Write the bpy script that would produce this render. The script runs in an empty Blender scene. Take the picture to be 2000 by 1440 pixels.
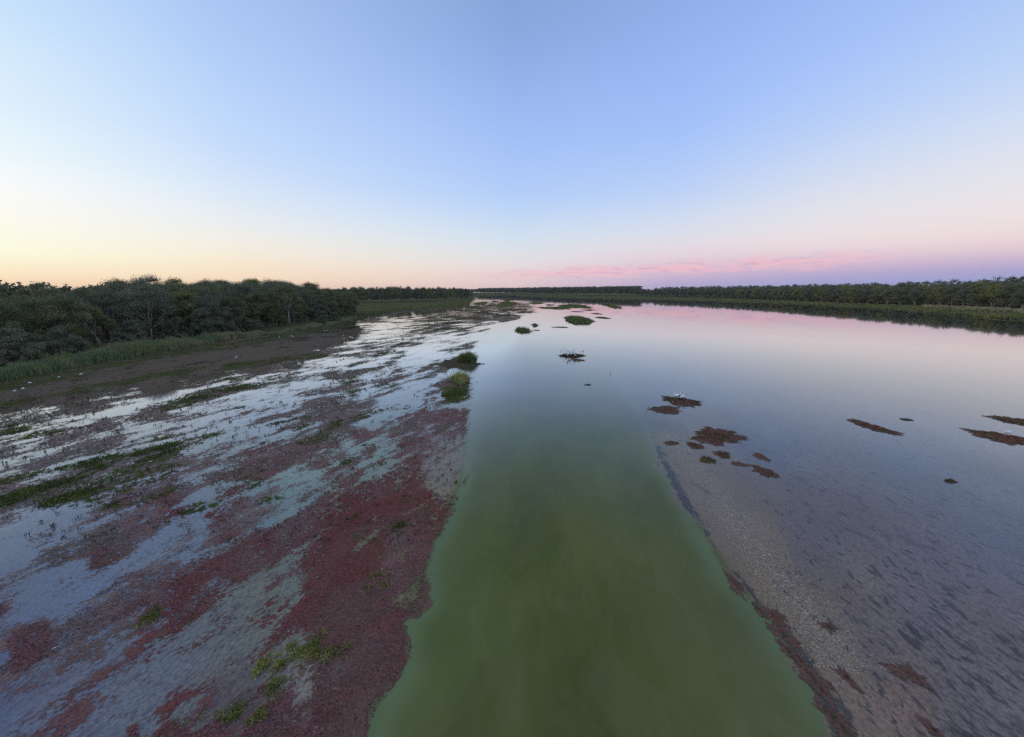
import bpy, math, random
import numpy as np
rng = np.random.default_rng(7)
random.seed(7)
SC = bpy.context.scene
COL = SC.collection
PI = math.pi

# ------------------------------------------------------------------ camera
CAM_H = 14.0
FPX = 839.0                      # focal length in pixels of the 2000 px wide photograph
PITCH = math.atan(152 / FPX)
cp, sp = math.cos(PITCH), math.sin(PITCH)
cam_d = bpy.data.cameras.new('camera')
cam_d.sensor_width = 36.0
cam_d.lens = 36.0 * FPX / 2000
cam_d.clip_start = 0.3
cam_d.clip_end = 30000
cam = bpy.data.objects.new('camera', cam_d)
COL.objects.link(cam)
cam.location = (0, 0, CAM_H)
cam.rotation_euler = (PI / 2 - PITCH, 0, 0)
SC.camera = cam

def G(u, v):
    """point of the water level seen at photo pixel (u, v)"""
    a = 720 - v
    k = CAM_H / (FPX * sp - a * cp)
    return np.array([(u - 1000) * k, (FPX * cp + a * sp) * k])

def P(X, Y):
    """photo pixel of a point on the water level (for reading off how dense the weed is there)"""
    Yc = np.maximum(Y, 2.0)
    zf = Yc * cp + CAM_H * sp
    up = Yc * sp - CAM_H * cp
    return 1000 + FPX * X / zf, 720 - FPX * up / zf

# ------------------------------------------------------------------ colours
def lin(c):
    c = np.asarray(c, float) / 255
    return np.where(c <= 0.04045, c / 12.92, ((c + 0.055) / 1.055) ** 2.4)
def L4(r, g, b, k=1.0):
    a = lin((r, g, b)) * k
    return (float(a[0]), float(a[1]), float(a[2]), 1.0)

# ------------------------------------------------------------------ numpy noise
def vnoise(x, y, seed):
    r = np.random.default_rng(seed)
    T = r.random((256, 256))
    xi = np.floor(x).astype(np.int64); yi = np.floor(y).astype(np.int64)
    fx = x - xi; fy = y - yi
    fx = fx * fx * fx * (fx * (fx * 6 - 15) + 10); fy = fy * fy * fy * (fy * (fy * 6 - 15) + 10)
    a = T[xi % 256, yi % 256]; b = T[(xi + 1) % 256, yi % 256]
    c = T[xi % 256, (yi + 1) % 256]; d = T[(xi + 1) % 256, (yi + 1) % 256]
    return (a * (1 - fx) + b * fx) * (1 - fy) + (c * (1 - fx) + d * fx) * fy
def fbm(x, y, seed, wl=6.0, octs=4, stretch=2.8, rot=0.35, gain=0.6):
    c, s = math.cos(rot), math.sin(rot)
    xr = c * x - s * y; yr = (s * x + c * y) / stretch
    t = 0; amp = 1; n2 = 0; f = 1 / wl
    for k in range(octs):
        t = t + amp * (vnoise(xr * f + 17.3 * k, yr * f + 5.1 * k, seed + k) - 0.5)
        n2 += amp * amp * 0.058; amp *= gain; f *= 2.03
    return t / math.sqrt(n2)
def sstep(a, b, x):
    t = np.clip((x - a) / (b - a), 0, 1)
    return t * t * (3 - 2 * t)
def sdf_poly(px, py, poly):
    """signed distance (positive inside) to a closed polygon"""
    poly = np.asarray(poly, float); n = len(poly)
    d = np.full(px.shape, 1e18); ins = np.zeros(px.shape, bool)
    for i in range(n):
        ax, ay = poly[i]; bx, by = poly[(i + 1) % n]
        ex, ey = bx - ax, by - ay
        t = np.clip(((px - ax) * ex + (py - ay) * ey) / (ex * ex + ey * ey + 1e-12), 0, 1)
        d = np.minimum(d, (px - ax - t * ex) ** 2 + (py - ay - t * ey) ** 2)
        if ay != by:
            ins ^= ((ay > py) != (by > py)) & (px < (bx - ax) * (py - ay) / (by - ay) + ax)
    d = np.sqrt(d)
    return np.where(ins, d, -d)
def dist_line(px, py, line):
    line = np.asarray(line, float); d = np.full(px.shape, 1e18)
    for i in range(len(line) - 1):
        ax, ay = line[i]; bx, by = line[i + 1]; ex, ey = bx - ax, by - ay
        t = np.clip(((px - ax) * ex + (py - ay) * ey) / (ex * ex + ey * ey), 0, 1)
        d = np.minimum(d, (px - ax - t * ex) ** 2 + (py - ay - t * ey) ** 2)
    return np.sqrt(d)

# ------------------------------------------------------------------ objects
def tag(o, label=None, cat=None, group=None, kind=None):
    if label: o['label'] = label
    if cat: o['category'] = cat
    if group: o['group'] = group
    if kind: o['kind'] = kind
    return o
def empty(name, loc, rz=0.0):
    o = bpy.data.objects.new(name, None)
    o.location = loc; o.rotation_euler = (0, 0, rz); o.empty_display_size = 0.3
    COL.objects.link(o); return o
def link(name, me, mat=None, parent=None, smooth=False):
    o = bpy.data.objects.new(name, me)
    if mat is not None and not me.materials: me.materials.append(mat)
    if smooth: me.polygons.foreach_set('use_smooth', np.ones(len(me.polygons), bool))
    COL.objects.link(o)
    if parent is not None: o.parent = parent
    return o
def mesh_np(name, co, faces, k):
    """mesh from an (N,3) array and an (F,k) array of faces"""
    me = bpy.data.meshes.new(name)
    co = np.ascontiguousarray(co, np.float32); faces = np.ascontiguousarray(faces, np.int32)
    me.vertices.add(len(co)); me.vertices.foreach_set('co', co.ravel())
    me.loops.add(faces.size); me.loops.foreach_set('vertex_index', faces.ravel())
    me.polygons.add(len(faces)); me.polygons.foreach_set('loop_start', np.arange(0, faces.size, k, dtype=np.int32))
    me.update(calc_edges=True); me.validate()
    return me
def mesh_mixed(name, parts):
    """parts: list of (co, list of faces)"""
    cos = []; fs = []; o = 0
    for co, f in parts:
        cos.append(np.asarray(co, float)); fs += [[i + o for i in q] for q in f]; o += len(co)
    me = bpy.data.meshes.new(name)
    me.from_pydata(np.concatenate(cos).tolist(), [], fs); me.update()
    return me
def attr_f(me, name, a):
    at = me.attributes.new(name, 'FLOAT', 'POINT'); at.data.foreach_set('value', np.ascontiguousarray(a, np.float32))
def attr_c(me, name, a):
    at = me.attributes.new(name, 'FLOAT_COLOR', 'POINT')
    c = np.ones((len(a), 4), np.float32); c[:, :3] = a; at.data.foreach_set('color', c.ravel())

def tube(path, radii, n=7):
    """tapered tube along a path, as (co, faces)"""
    path = np.asarray(path, float); m = len(path); co = []; f = []
    for i in range(m):
        t = path[min(i + 1, m - 1)] - path[max(i - 1, 0)]
        t /= np.linalg.norm(t) + 1e-9
        a = np.cross(t, (0.31, 0.17, 0.93) if abs(t[2]) < .9 else (1.0, 0.1, 0)); a /= np.linalg.norm(a)
        b = np.cross(t, a)
        for k in range(n):
            w = 2 * PI * k / n
            co.append(path[i] + radii[i] * (math.cos(w) * a + math.sin(w) * b))
    for i in range(m - 1):
        for k in range(n):
            k2 = (k + 1) % n
            f.append([i * n + k, i * n + k2, (i + 1) * n + k2, (i + 1) * n + k])
    f.append(list(range(n))[::-1]); f.append([(m - 1) * n + k for k in range(n)])
    return co, f

# ------------------------------------------------------------------ materials
class NT:
    def __init__(s, name):
        s.m = bpy.data.materials.new(name); s.m.use_nodes = True
        s.t = s.m.node_tree; s.t.nodes.clear()
        s.out = s.n('ShaderNodeOutputMaterial')
    def n(s, ty, **kw):
        nd = s.t.nodes.new(ty)
        for k, v in kw.items():
            if k.startswith('i_'): nd.inputs[k[2:].replace('_', ' ')].default_value = v
            else: setattr(nd, k, v)
        return nd
    def l(s, a, b): s.t.links.new(a, b)
    def put(s, sock, v):
        if hasattr(v, 'is_linked') or hasattr(v, 'links'): s.l(v, sock)
        else: sock.default_value = v
    def math(s, op, a, b=None, c=None, clamp=False):
        nd = s.n('ShaderNodeMath', operation=op, use_clamp=clamp)
        s.put(nd.inputs[0], a)
        if b is not None: s.put(nd.inputs[1], b)
        if c is not None: s.put(nd.inputs[2], c)
        return nd.outputs[0]
    def mix(s, f, a, b, bt='MIX'):
        nd = s.n('ShaderNodeMix', data_type='RGBA', blend_type=bt)
        s.put(nd.inputs[0], f); s.put(nd.inputs[6], a); s.put(nd.inputs[7], b)
        return nd.outputs[2]
    def rng(s, v, a, b, c=0.0, d=1.0, smooth=False):
        nd = s.n('ShaderNodeMapRange', interpolation_type='SMOOTHSTEP' if smooth else 'LINEAR')
        s.put(nd.inputs[0], v)
        for i, x in enumerate((a, b, c, d)): s.put(nd.inputs[1 + i], x)
        return nd.outputs[0]
    def attr(s, name, which='Fac'):
        return s.n('ShaderNodeAttribute', attribute_name=name).outputs[which]
    def pos(s, scale=(1, 1, 1), rot=0.0):
        g = s.n('ShaderNodeNewGeometry'); mp = s.n('ShaderNodeMapping')
        s.l(g.outputs['Position'], mp.inputs['Vector'])
        # rotate first, then scale: chain of two mappings
        mp.inputs['Rotation'].default_value = (0, 0, rot)
        mp2 = s.n('ShaderNodeMapping'); mp2.inputs['Scale'].default_value = scale
        s.l(mp.outputs[0], mp2.inputs['Vector'])
        return mp2.outputs[0]
    def noise(s, vec, scale, detail=4.0, rough=0.55, dist=0.0):
        nd = s.n('ShaderNodeTexNoise'); s.l(vec, nd.inputs['Vector'])
        nd.inputs['Scale'].default_value = scale; nd.inputs['Detail'].default_value = detail
        nd.inputs['Roughness'].default_value = rough; nd.inputs['Distortion'].default_value = dist
        return nd.outputs['Fac']
    def bsdf(s, col, rough=0.7, spec=0.3, normal=None, ior=None):
        b = s.n('ShaderNodeBsdfPrincipled')
        s.put(b.inputs['Base Color'], col); s.put(b.inputs['Roughness'], rough)
        s.put(b.inputs['Specular IOR Level'], spec)
        if ior: b.inputs['IOR'].default_value = ior
        if normal is not None: s.l(normal, b.inputs['Normal'])
        return b.outputs[0]
    def bump(s, h, strength=0.5, dist=0.05):
        b = s.n('ShaderNodeBump'); s.l(h, b.inputs['Height'])
        b.inputs['Strength'].default_value = strength; b.inputs['Distance'].default_value = dist
        return b.outputs[0]
    def done(s, sh):
        s.l(sh, s.out.inputs['Surface']); return s.m

def leaf_mat(name, a, b, var=0.20):
    t = NT(name)
    g = t.n('ShaderNodeNewGeometry'); oi = t.n('ShaderNodeObjectInfo')
    c = t.mix(oi.outputs['Random'], a, b)
    nz = t.noise(t.pos(), 0.22, 2.0)
    c = t.mix(t.rng(nz, .35, .65), c, b)
    v = t.rng(g.outputs['Random Per Island'], 0, 1, 1 - var, 1 + var)
    hsv = t.n('ShaderNodeHueSaturation'); t.l(v, hsv.inputs['Value']); t.l(c, hsv.inputs['Color'])
    d = t.bsdf(hsv.outputs[0], 0.65, 0.25)
    tr = t.n('ShaderNodeBsdfTranslucent'); t.l(hsv.outputs[0], tr.inputs['Color'])
    mx = t.n('ShaderNodeMixShader'); mx.inputs[0].default_value = 0.12
    t.l(d, mx.inputs[1]); t.l(tr.outputs[0], mx.inputs[2])
    return t.done(mx.outputs[0])
def bark_mat(name, a, b):
    t = NT(name)
    nz = t.noise(t.pos((1, 1, .25)), 2.2, 5.0, .6)
    c = t.mix(t.rng(nz, .38, .62), a, b)
    return t.done(t.bsdf(c, .85, .15, t.bump(nz, .5, .04)))
def grass_mat(name, a, b, var=.3, scale=.4):
    t = NT(name)
    g = t.n('ShaderNodeNewGeometry')
    nz = t.noise(t.pos(), scale, 3.0)
    c = t.mix(t.rng(nz, .38, .62), a, b)
    v = t.rng(g.outputs['Random Per Island'], 0, 1, 1 - var, 1 + var)
    hsv = t.n('ShaderNodeHueSaturation'); t.l(v, hsv.inputs['Value']); t.l(c, hsv.inputs['Color'])
    return t.done(t.bsdf(hsv.outputs[0], .7, .2))
def plain_mat(name, c, rough=.7, spec=.3, var=.15, scale=3.0):
    t = NT(name)
    nz = t.noise(t.pos(), scale, 3.0)
    hsv = t.n('ShaderNodeHueSaturation'); hsv.inputs['Color'].default_value = c
    t.l(t.rng(nz, .3, .7, 1 - var, 1 + var), hsv.inputs['Value'])
    return t.done(t.bsdf(hsv.outputs[0], rough, spec))

M = {}
M['leaf_gum'] = leaf_mat('gum foliage', (.185, .185, .068, 1), (.120, .135, .062, 1))
M['leaf_grey'] = leaf_mat('grey willow foliage', (.175, .178, .105, 1), (.125, .142, .085, 1))
M['leaf_olive'] = leaf_mat('olive foliage', (.245, .225, .065, 1), (.165, .172, .060, 1))
M['leaf_far'] = leaf_mat('far foliage', (.150, .158, .075, 1), (.110, .125, .068, 1))
M['bark'] = bark_mat('brown grey bark', (.16, .13, .10, 1), (.07, .055, .045, 1))
M['bark_pale'] = bark_mat('pale smooth gum bark', (.34, .29, .24, 1), (.19, .15, .12, 1))
M['reed'] = grass_mat('reed leaves', (.23, .27, .10, 1), (.15, .21, .10, 1), .35)
M['reed_tan'] = grass_mat('dry reed leaves', (.36, .30, .17, 1), (.24, .23, .12, 1), .35)
M['grass'] = grass_mat('bank grass', (.19, .19, .055, 1), (.11, .13, .045, 1), .35, .06)
M['tuss'] = grass_mat('tussock green', (.19, .21, .055, 1), (.12, .15, .045, 1), .35)
M['tuss_y'] = grass_mat('tussock yellow green', (.50, .46, .18, 1), (.32, .36, .11, 1), .35)
M['weed'] = grass_mat('water weed leaves', (0.112, 0.128, 0.028, 1.000), (0.064, 0.088, 0.024, 1.000), .4)
M['weed_y'] = grass_mat('yellow weed leaves', (.30, .28, .065, 1), (.13, .14, .04, 1), .4)
M['dark_weed'] = grass_mat('dark weed stems', (.10, .095, .04, 1), (.09, .06, .04, 1), .4)
M['brown_weed'] = grass_mat('brown weed stems', (.26, .13, .09, 1), (.15, .11, .055, 1), .4)
M['white_bird'] = plain_mat('white feathers', (.88, .87, .85, 1), .8, .2, .06)
M['black'] = plain_mat('black feathers', (.02, .02, .022, 1), .6, .3)
M['beak'] = plain_mat('bill', (.45, .28, .20, 1), .5, .3)
M['leg'] = plain_mat('dark leg skin', (.05, .045, .04, 1), .6, .3)
M['stick'] = plain_mat('dead pale wood', (.62, .52, .42, 1), .8, .2)

# ------------------------------------------------------------------ sky
W = bpy.data.worlds.new('World'); SC.world = W; W.use_nodes = True
wt = W.node_tree; wt.nodes.clear()
class WT(NT):
    def __init__(s): s.t = wt
w = WT()
SUN_AZ = math.radians(-77)      # from straight ahead, to the left
bg = w.n('ShaderNodeBackground'); wout = w.n('ShaderNodeOutputWorld')
w.l(bg.outputs[0], wout.inputs['Surface'])
tc = w.n('ShaderNodeTexCoord'); sep = w.n('ShaderNodeSeparateXYZ'); w.l(tc.outputs['Generated'], sep.inputs[0])
X_, Y_, Z_ = sep.outputs
elev = w.math('MULTIPLY', w.math('ARCSINE', Z_), 180 / PI)
hl = w.math('SQRT', w.math('MAXIMUM', w.math('ADD', w.math('MULTIPLY', X_, X_), w.math('MULTIPLY', Y_, Y_)), 1e-6))
cs = w.math('DIVIDE', w.math('ADD', w.math('MULTIPLY', X_, math.sin(SUN_AZ)), w.math('MULTIPLY', Y_, math.cos(SUN_AZ))), hl)
theta = w.math('MULTIPLY', w.math('ARCCOSINE', w.math('MINIMUM', w.math('MAXIMUM', cs, -1.0), 1.0)), 180 / PI)
EMAX = 90.0
fac = w.math('DIVIDE', elev, EMAX, clamp=True)
SKY = {
 27: [(0, 251, 216, 176), (1.2, 254, 230, 194), (3, 254, 243, 214), (5, 254, 251, 226), (8, 244, 248, 240), (11, 230, 240, 250), (15, 218, 234, 255), (22, 198, 224, 255), (32, 176, 204, 245), (50, 165, 190, 230), (90, 180, 196, 222)],
 46: [(0, 246, 210, 184), (1.5, 252, 226, 194), (4, 250, 240, 222), (7, 238, 242, 243), (11, 216, 232, 253), (15, 198, 222, 255), (22, 180, 208, 252), (28, 168, 198, 245), (35, 160, 188, 234), (50, 155, 180, 225), (90, 180, 196, 222)],
 77: [(0, 224, 196, 202), (1.8, 236, 214, 212), (3.5, 232, 225, 227), (6, 218, 230, 240), (9, 198, 220, 248), (12, 180, 208, 252), (18, 164, 194, 250), (24, 150, 180, 238), (30, 132, 164, 216), (50, 140, 168, 215), (90, 180, 196, 222)],
 97: [(0, 172, 168, 208), (1.2, 192, 174, 210), (2.5, 222, 196, 212), (4.5, 234, 218, 224), (7, 222, 228, 240), (11, 192, 214, 250), (17, 166, 197, 253), (24, 154, 185, 248), (30, 142, 174, 234), (50, 146, 174, 220), (90, 180, 196, 222)],
 112: [(0, 152, 164, 210), (1.2, 168, 166, 210), (2.4, 206, 180, 208), (4.2, 238, 218, 222), (6.5, 238, 231, 232), (11, 216, 226, 244), (17, 182, 208, 252), (24, 162, 192, 252), (32, 148, 180, 238), (50, 146, 174, 222), (90, 180, 196, 222)],
 127: [(0, 150, 166, 210), (1.3, 160, 162, 208), (2.3, 188, 172, 208), (3.4, 226, 202, 213), (4.8, 242, 222, 224), (7.5, 239, 233, 234), (12, 224, 230, 244), (17, 196, 218, 250), (24, 172, 200, 250), (50, 152, 180, 225), (90, 180, 196, 222)],
}
def ramp(stops, gain=1.0):
    r = w.n('ShaderNodeValToRGB'); r.color_ramp.interpolation = 'B_SPLINE'
    els = r.color_ramp.elements
    while len(els) < len(stops): els.new(0.5)
    for e, (p, a, b, c) in zip(els, stops): e.position = p / EMAX
    for e, (p, a, b, c) in zip(els, stops):
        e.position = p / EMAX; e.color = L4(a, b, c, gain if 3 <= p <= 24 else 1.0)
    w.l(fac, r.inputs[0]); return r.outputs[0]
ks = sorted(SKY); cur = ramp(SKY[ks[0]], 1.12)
for a, b in zip(ks[:-1], ks[1:]):
    cur = w.mix(w.rng(theta, a, b, smooth=False), cur, ramp(SKY[b]))
# pink evening cloud bank low over the right hand horizon
az = w.math('MULTIPLY', w.math('ARCTAN2', X_, Y_), 180 / PI)
cmb = w.n('ShaderNodeCombineXYZ'); w.l(w.math('MULTIPLY', az, 0.16), cmb.inputs[0]); w.l(w.math('SUBTRACT', w.math('MULTIPLY', elev, 1.15), w.math('MULTIPLY', az, .035)), cmb.inputs[1])
cn = w.noise(cmb.outputs[0], 1.0, 8.0, .60, .4)
cen = w.rng(az, 0, 45, 2.0, 3.5)
band = w.math('SUBTRACT', 1.0, w.math('ABSOLUTE', w.math('DIVIDE', w.math('SUBTRACT', elev, cen), w.rng(az, 0, 30, .9, 1.3))), clamp=True)
horiz = w.math('MULTIPLY', w.rng(az, -9, 8, smooth=True), w.rng(az, 32, 43, 1, 0, smooth=True))
bh = w.math('MULTIPLY', w.math('POWER', band, .6), horiz)
cm = w.math('MULTIPLY', w.rng(w.math('ADD', cn, w.math('MULTIPLY', band, .22)), .50, .70, 0, 1, smooth=True), bh)
cur = w.mix(w.math('MULTIPLY', cm, .78), cur, L4(244, 192, 204))
cn2 = w.noise(cmb.outputs[0], 2.6, 6.0, .6, .5)
cur = w.mix(w.math('MULTIPLY', w.math('MULTIPLY', w.rng(cn2, .50, .62, smooth=True), bh), .42), cur, L4(180, 164, 206))
sky = w.n('ShaderNodeTexSky', sky_type='NISHITA', sun_disc=False)
sky.sun_elevation = math.radians(2.0); sky.sun_rotation = SUN_AZ
skys = w.mix(1.0, sky.outputs[0], (.1, .1, .1, 1), 'MULTIPLY')
cur = w.mix(0.03, cur, skys)
# the after-glow where the sun went down, well outside the frame on the left
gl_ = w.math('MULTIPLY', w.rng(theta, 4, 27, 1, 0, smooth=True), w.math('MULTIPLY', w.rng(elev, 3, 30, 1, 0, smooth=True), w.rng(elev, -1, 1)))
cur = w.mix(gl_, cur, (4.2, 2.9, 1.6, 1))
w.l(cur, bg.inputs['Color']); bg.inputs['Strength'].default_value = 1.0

sun_d = bpy.data.lights.new('sun', 'SUN'); sun_d.energy = 0.25; sun_d.angle = math.radians(8); sun_d.color = (1, .86, .70)
sun = bpy.data.objects.new('sun', sun_d); COL.objects.link(sun)
sd = np.array([math.sin(SUN_AZ) * math.cos(.05), math.cos(SUN_AZ) * math.cos(.05), math.sin(.05)])
from mathutils import Vector
sun.rotation_euler = Vector((-sd[0], -sd[1], -sd[2])).to_track_quat('-Z', 'Y').to_euler()

# ------------------------------------------------------------------ land
def gl(pts): return [tuple(G(u, v)) for u, v in pts]
LEFT_SHORE = [(-83, -60), (-81, 20)] + gl([(0, 745), (120, 723), (250, 700), (400, 673), (480, 657), (520, 653), (640, 634), (690, 622)]) \
    + gl([(705, 613), (745, 606), (800, 602), (850, 598), (900, 592), (925, 585)])
LEFT_LAND = LEFT_SHORE + [(-95, 1150), (-260, 1800), (-1500, 5500), (-6000, 5500), (-6000, -60)]
RIGHT_SHORE = gl([(1020, 579), (1100, 582.5), (1200, 585), (1300, 586.5), (1400, 589), (1500, 592.5), (1600, 597), (1700, 602.5), (1800, 609), (1900, 617.5), (2000, 626), (2100, 634)])
RIGHT_LAND = [(60, 5500), (0, 1800)] + RIGHT_SHORE + [(230, 120), (250, -60), (6000, -60), (6000, 5500)]
FAR_LAND = [(-400, 1080), (-60, 1120), (-20, 1300), (60, 1250), (300, 1050), (3000, 6500), (-3000, 6500)]
def axis(lo, hi, mn, k):
    a = [0.0]
    while a[-1] < hi: a.append(a[-1] + max(mn, a[-1] * k))
    b = [0.0]
    while b[-1] > lo: b.append(b[-1] - max(mn, -b[-1] * k))
    return np.array(sorted(set(b + a)))
def grid(xs, ys):
    X, Y = np.meshgrid(xs, ys); nx, ny = len(xs), len(ys)
    i = np.arange(nx * ny).reshape(ny, nx)
    f = np.stack([i[:-1, :-1], i[:-1, 1:], i[1:, 1:], i[1:, :-1]], -1).reshape(-1, 4)
    return X.ravel(), Y.ravel(), f
gx, gy, gf = grid(axis(-3500, 3500, 1.6, .014), axis(-60, 3250, 1.6, .012))
land_sd = np.maximum(np.maximum(sdf_poly(gx, gy, LEFT_LAND), sdf_poly(gx, gy, RIGHT_LAND)), sdf_poly(gx, gy, FAR_LAND))
n1 = fbm(gx, gy, 3, 30, 4, 1.0, 0, .6)
n2 = fbm(gx, gy, 13, 6, 3, 1.0, 0, .6)
edge = land_sd + n1 * np.clip(gy / 120, .3, 5) + n2 * .5
gz = np.clip(edge * .07, -1.2, .45) + np.where(edge > 0, .06 * np.abs(n2), .05 * n2)
me = mesh_np('ground', np.stack([gx, gy, gz], -1), gf, 4)
t = NT('bank soil and grass')
nz = t.noise(t.pos(), .05, 5, .6); nz2 = t.noise(t.pos(), 1.1, 5, .6)
c = t.mix(t.rng(nz, .4, .6), (.10, .11, .035, 1), (.14, .13, .055, 1))
c = t.mix(t.rng(nz2, .48, .62), c, (.07, .05, .042, 1))
gpos = t.n('ShaderNodeNewGeometry'); sz = t.n('ShaderNodeSeparateXYZ'); t.l(gpos.outputs['Position'], sz.inputs[0])
c = t.mix(t.rng(sz.outputs[2], .02, .2), (.06, .045, .042, 1), c)
GROUND_MAT = t.done(t.bsdf(c, 1.0, .0, t.bump(nz2, .6, .2)))
tag(link('ground', me, GROUND_MAT, smooth=True), kind='structure')

# ------------------------------------------------------------------ water
def wmap(pts, u, v, power=3.0):
    """blend of control values read off the photograph; the vertical axis is stretched towards the horizon"""
    wv = lambda q: 260 * np.log(np.maximum(q - 545, 8))
    num = 0; den = 0
    for p in pts:
        d2 = ((u - p[0]) ** 2 + ((wv(v) - wv(p[1])) * 1.6) ** 2 + 250)
        k = d2 ** (-power / 2 - .5); val = np.asarray(p[2:], float)
        num = num + k[:, None] * val[None, :]; den = den + k
    return num / den[:, None]
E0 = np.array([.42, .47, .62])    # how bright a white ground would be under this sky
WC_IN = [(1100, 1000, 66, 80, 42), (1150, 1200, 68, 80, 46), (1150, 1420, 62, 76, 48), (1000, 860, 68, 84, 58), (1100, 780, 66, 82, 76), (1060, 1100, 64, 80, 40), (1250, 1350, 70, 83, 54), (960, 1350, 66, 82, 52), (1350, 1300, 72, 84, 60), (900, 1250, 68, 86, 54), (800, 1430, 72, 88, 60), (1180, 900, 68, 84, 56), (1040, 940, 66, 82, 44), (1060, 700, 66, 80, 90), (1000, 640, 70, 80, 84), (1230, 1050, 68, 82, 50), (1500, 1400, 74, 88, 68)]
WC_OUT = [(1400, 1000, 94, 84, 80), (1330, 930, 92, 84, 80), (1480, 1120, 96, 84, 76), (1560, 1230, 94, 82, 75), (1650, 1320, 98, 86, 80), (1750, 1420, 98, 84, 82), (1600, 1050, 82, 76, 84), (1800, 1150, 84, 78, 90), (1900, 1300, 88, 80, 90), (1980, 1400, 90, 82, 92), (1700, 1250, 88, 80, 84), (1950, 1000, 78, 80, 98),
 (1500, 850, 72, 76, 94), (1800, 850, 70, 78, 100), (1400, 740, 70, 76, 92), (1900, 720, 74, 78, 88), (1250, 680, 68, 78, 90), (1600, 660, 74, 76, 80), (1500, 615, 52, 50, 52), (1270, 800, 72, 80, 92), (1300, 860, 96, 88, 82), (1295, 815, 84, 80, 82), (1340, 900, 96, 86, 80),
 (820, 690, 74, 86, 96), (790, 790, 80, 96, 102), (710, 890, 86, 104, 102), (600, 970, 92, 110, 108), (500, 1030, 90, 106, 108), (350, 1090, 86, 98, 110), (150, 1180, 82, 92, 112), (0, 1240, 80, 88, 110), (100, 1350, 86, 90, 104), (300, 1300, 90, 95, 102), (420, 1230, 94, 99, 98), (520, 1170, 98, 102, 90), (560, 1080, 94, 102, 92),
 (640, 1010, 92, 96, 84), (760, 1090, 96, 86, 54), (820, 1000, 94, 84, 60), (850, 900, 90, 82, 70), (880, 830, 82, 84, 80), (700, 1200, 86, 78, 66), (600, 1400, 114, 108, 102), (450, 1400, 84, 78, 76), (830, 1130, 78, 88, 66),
 (100, 900, 88, 96, 112), (300, 800, 98, 102, 108), (500, 800, 90, 100, 114), (640, 690, 72, 76, 82), (760, 640, 88, 92, 96), (100, 800, 70, 74, 76), (300, 1000, 84, 94, 114), (100, 1060, 84, 94, 116), (300, 720, 46, 46, 38), (600, 670, 46, 44, 36), (900, 620, 62, 62, 60)]  # pale upper-left values put bright sky reflection into the water colour
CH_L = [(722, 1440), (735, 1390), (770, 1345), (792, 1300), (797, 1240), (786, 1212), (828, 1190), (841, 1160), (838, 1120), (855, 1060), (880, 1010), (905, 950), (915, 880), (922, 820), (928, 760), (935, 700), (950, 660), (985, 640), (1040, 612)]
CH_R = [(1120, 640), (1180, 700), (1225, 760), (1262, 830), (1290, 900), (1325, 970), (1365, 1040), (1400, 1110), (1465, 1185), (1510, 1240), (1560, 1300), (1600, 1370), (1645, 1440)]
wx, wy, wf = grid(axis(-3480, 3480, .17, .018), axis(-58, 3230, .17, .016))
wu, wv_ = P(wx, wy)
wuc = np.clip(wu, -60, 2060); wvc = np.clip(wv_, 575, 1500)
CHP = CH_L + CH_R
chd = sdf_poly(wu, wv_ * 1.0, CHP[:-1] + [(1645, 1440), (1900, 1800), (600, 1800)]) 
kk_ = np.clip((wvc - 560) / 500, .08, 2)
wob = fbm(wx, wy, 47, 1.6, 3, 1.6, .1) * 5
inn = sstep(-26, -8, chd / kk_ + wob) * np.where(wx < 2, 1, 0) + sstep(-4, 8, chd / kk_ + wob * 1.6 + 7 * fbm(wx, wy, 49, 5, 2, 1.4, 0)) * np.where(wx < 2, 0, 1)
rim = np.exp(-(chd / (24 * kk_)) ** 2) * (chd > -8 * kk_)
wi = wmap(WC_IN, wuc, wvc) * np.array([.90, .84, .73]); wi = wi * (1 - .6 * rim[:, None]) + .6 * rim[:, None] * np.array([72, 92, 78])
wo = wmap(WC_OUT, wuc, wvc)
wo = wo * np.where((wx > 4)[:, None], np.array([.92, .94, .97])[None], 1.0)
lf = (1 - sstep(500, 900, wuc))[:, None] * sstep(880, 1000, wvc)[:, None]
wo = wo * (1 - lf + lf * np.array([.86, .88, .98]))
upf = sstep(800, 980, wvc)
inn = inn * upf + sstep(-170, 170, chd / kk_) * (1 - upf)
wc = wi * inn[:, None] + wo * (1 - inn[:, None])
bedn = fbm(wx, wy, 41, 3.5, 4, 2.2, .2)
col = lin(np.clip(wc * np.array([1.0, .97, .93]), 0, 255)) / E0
col *= (1 + .07 * bedn * (1 - sstep(80, 250, wy)))[:, None]
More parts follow.
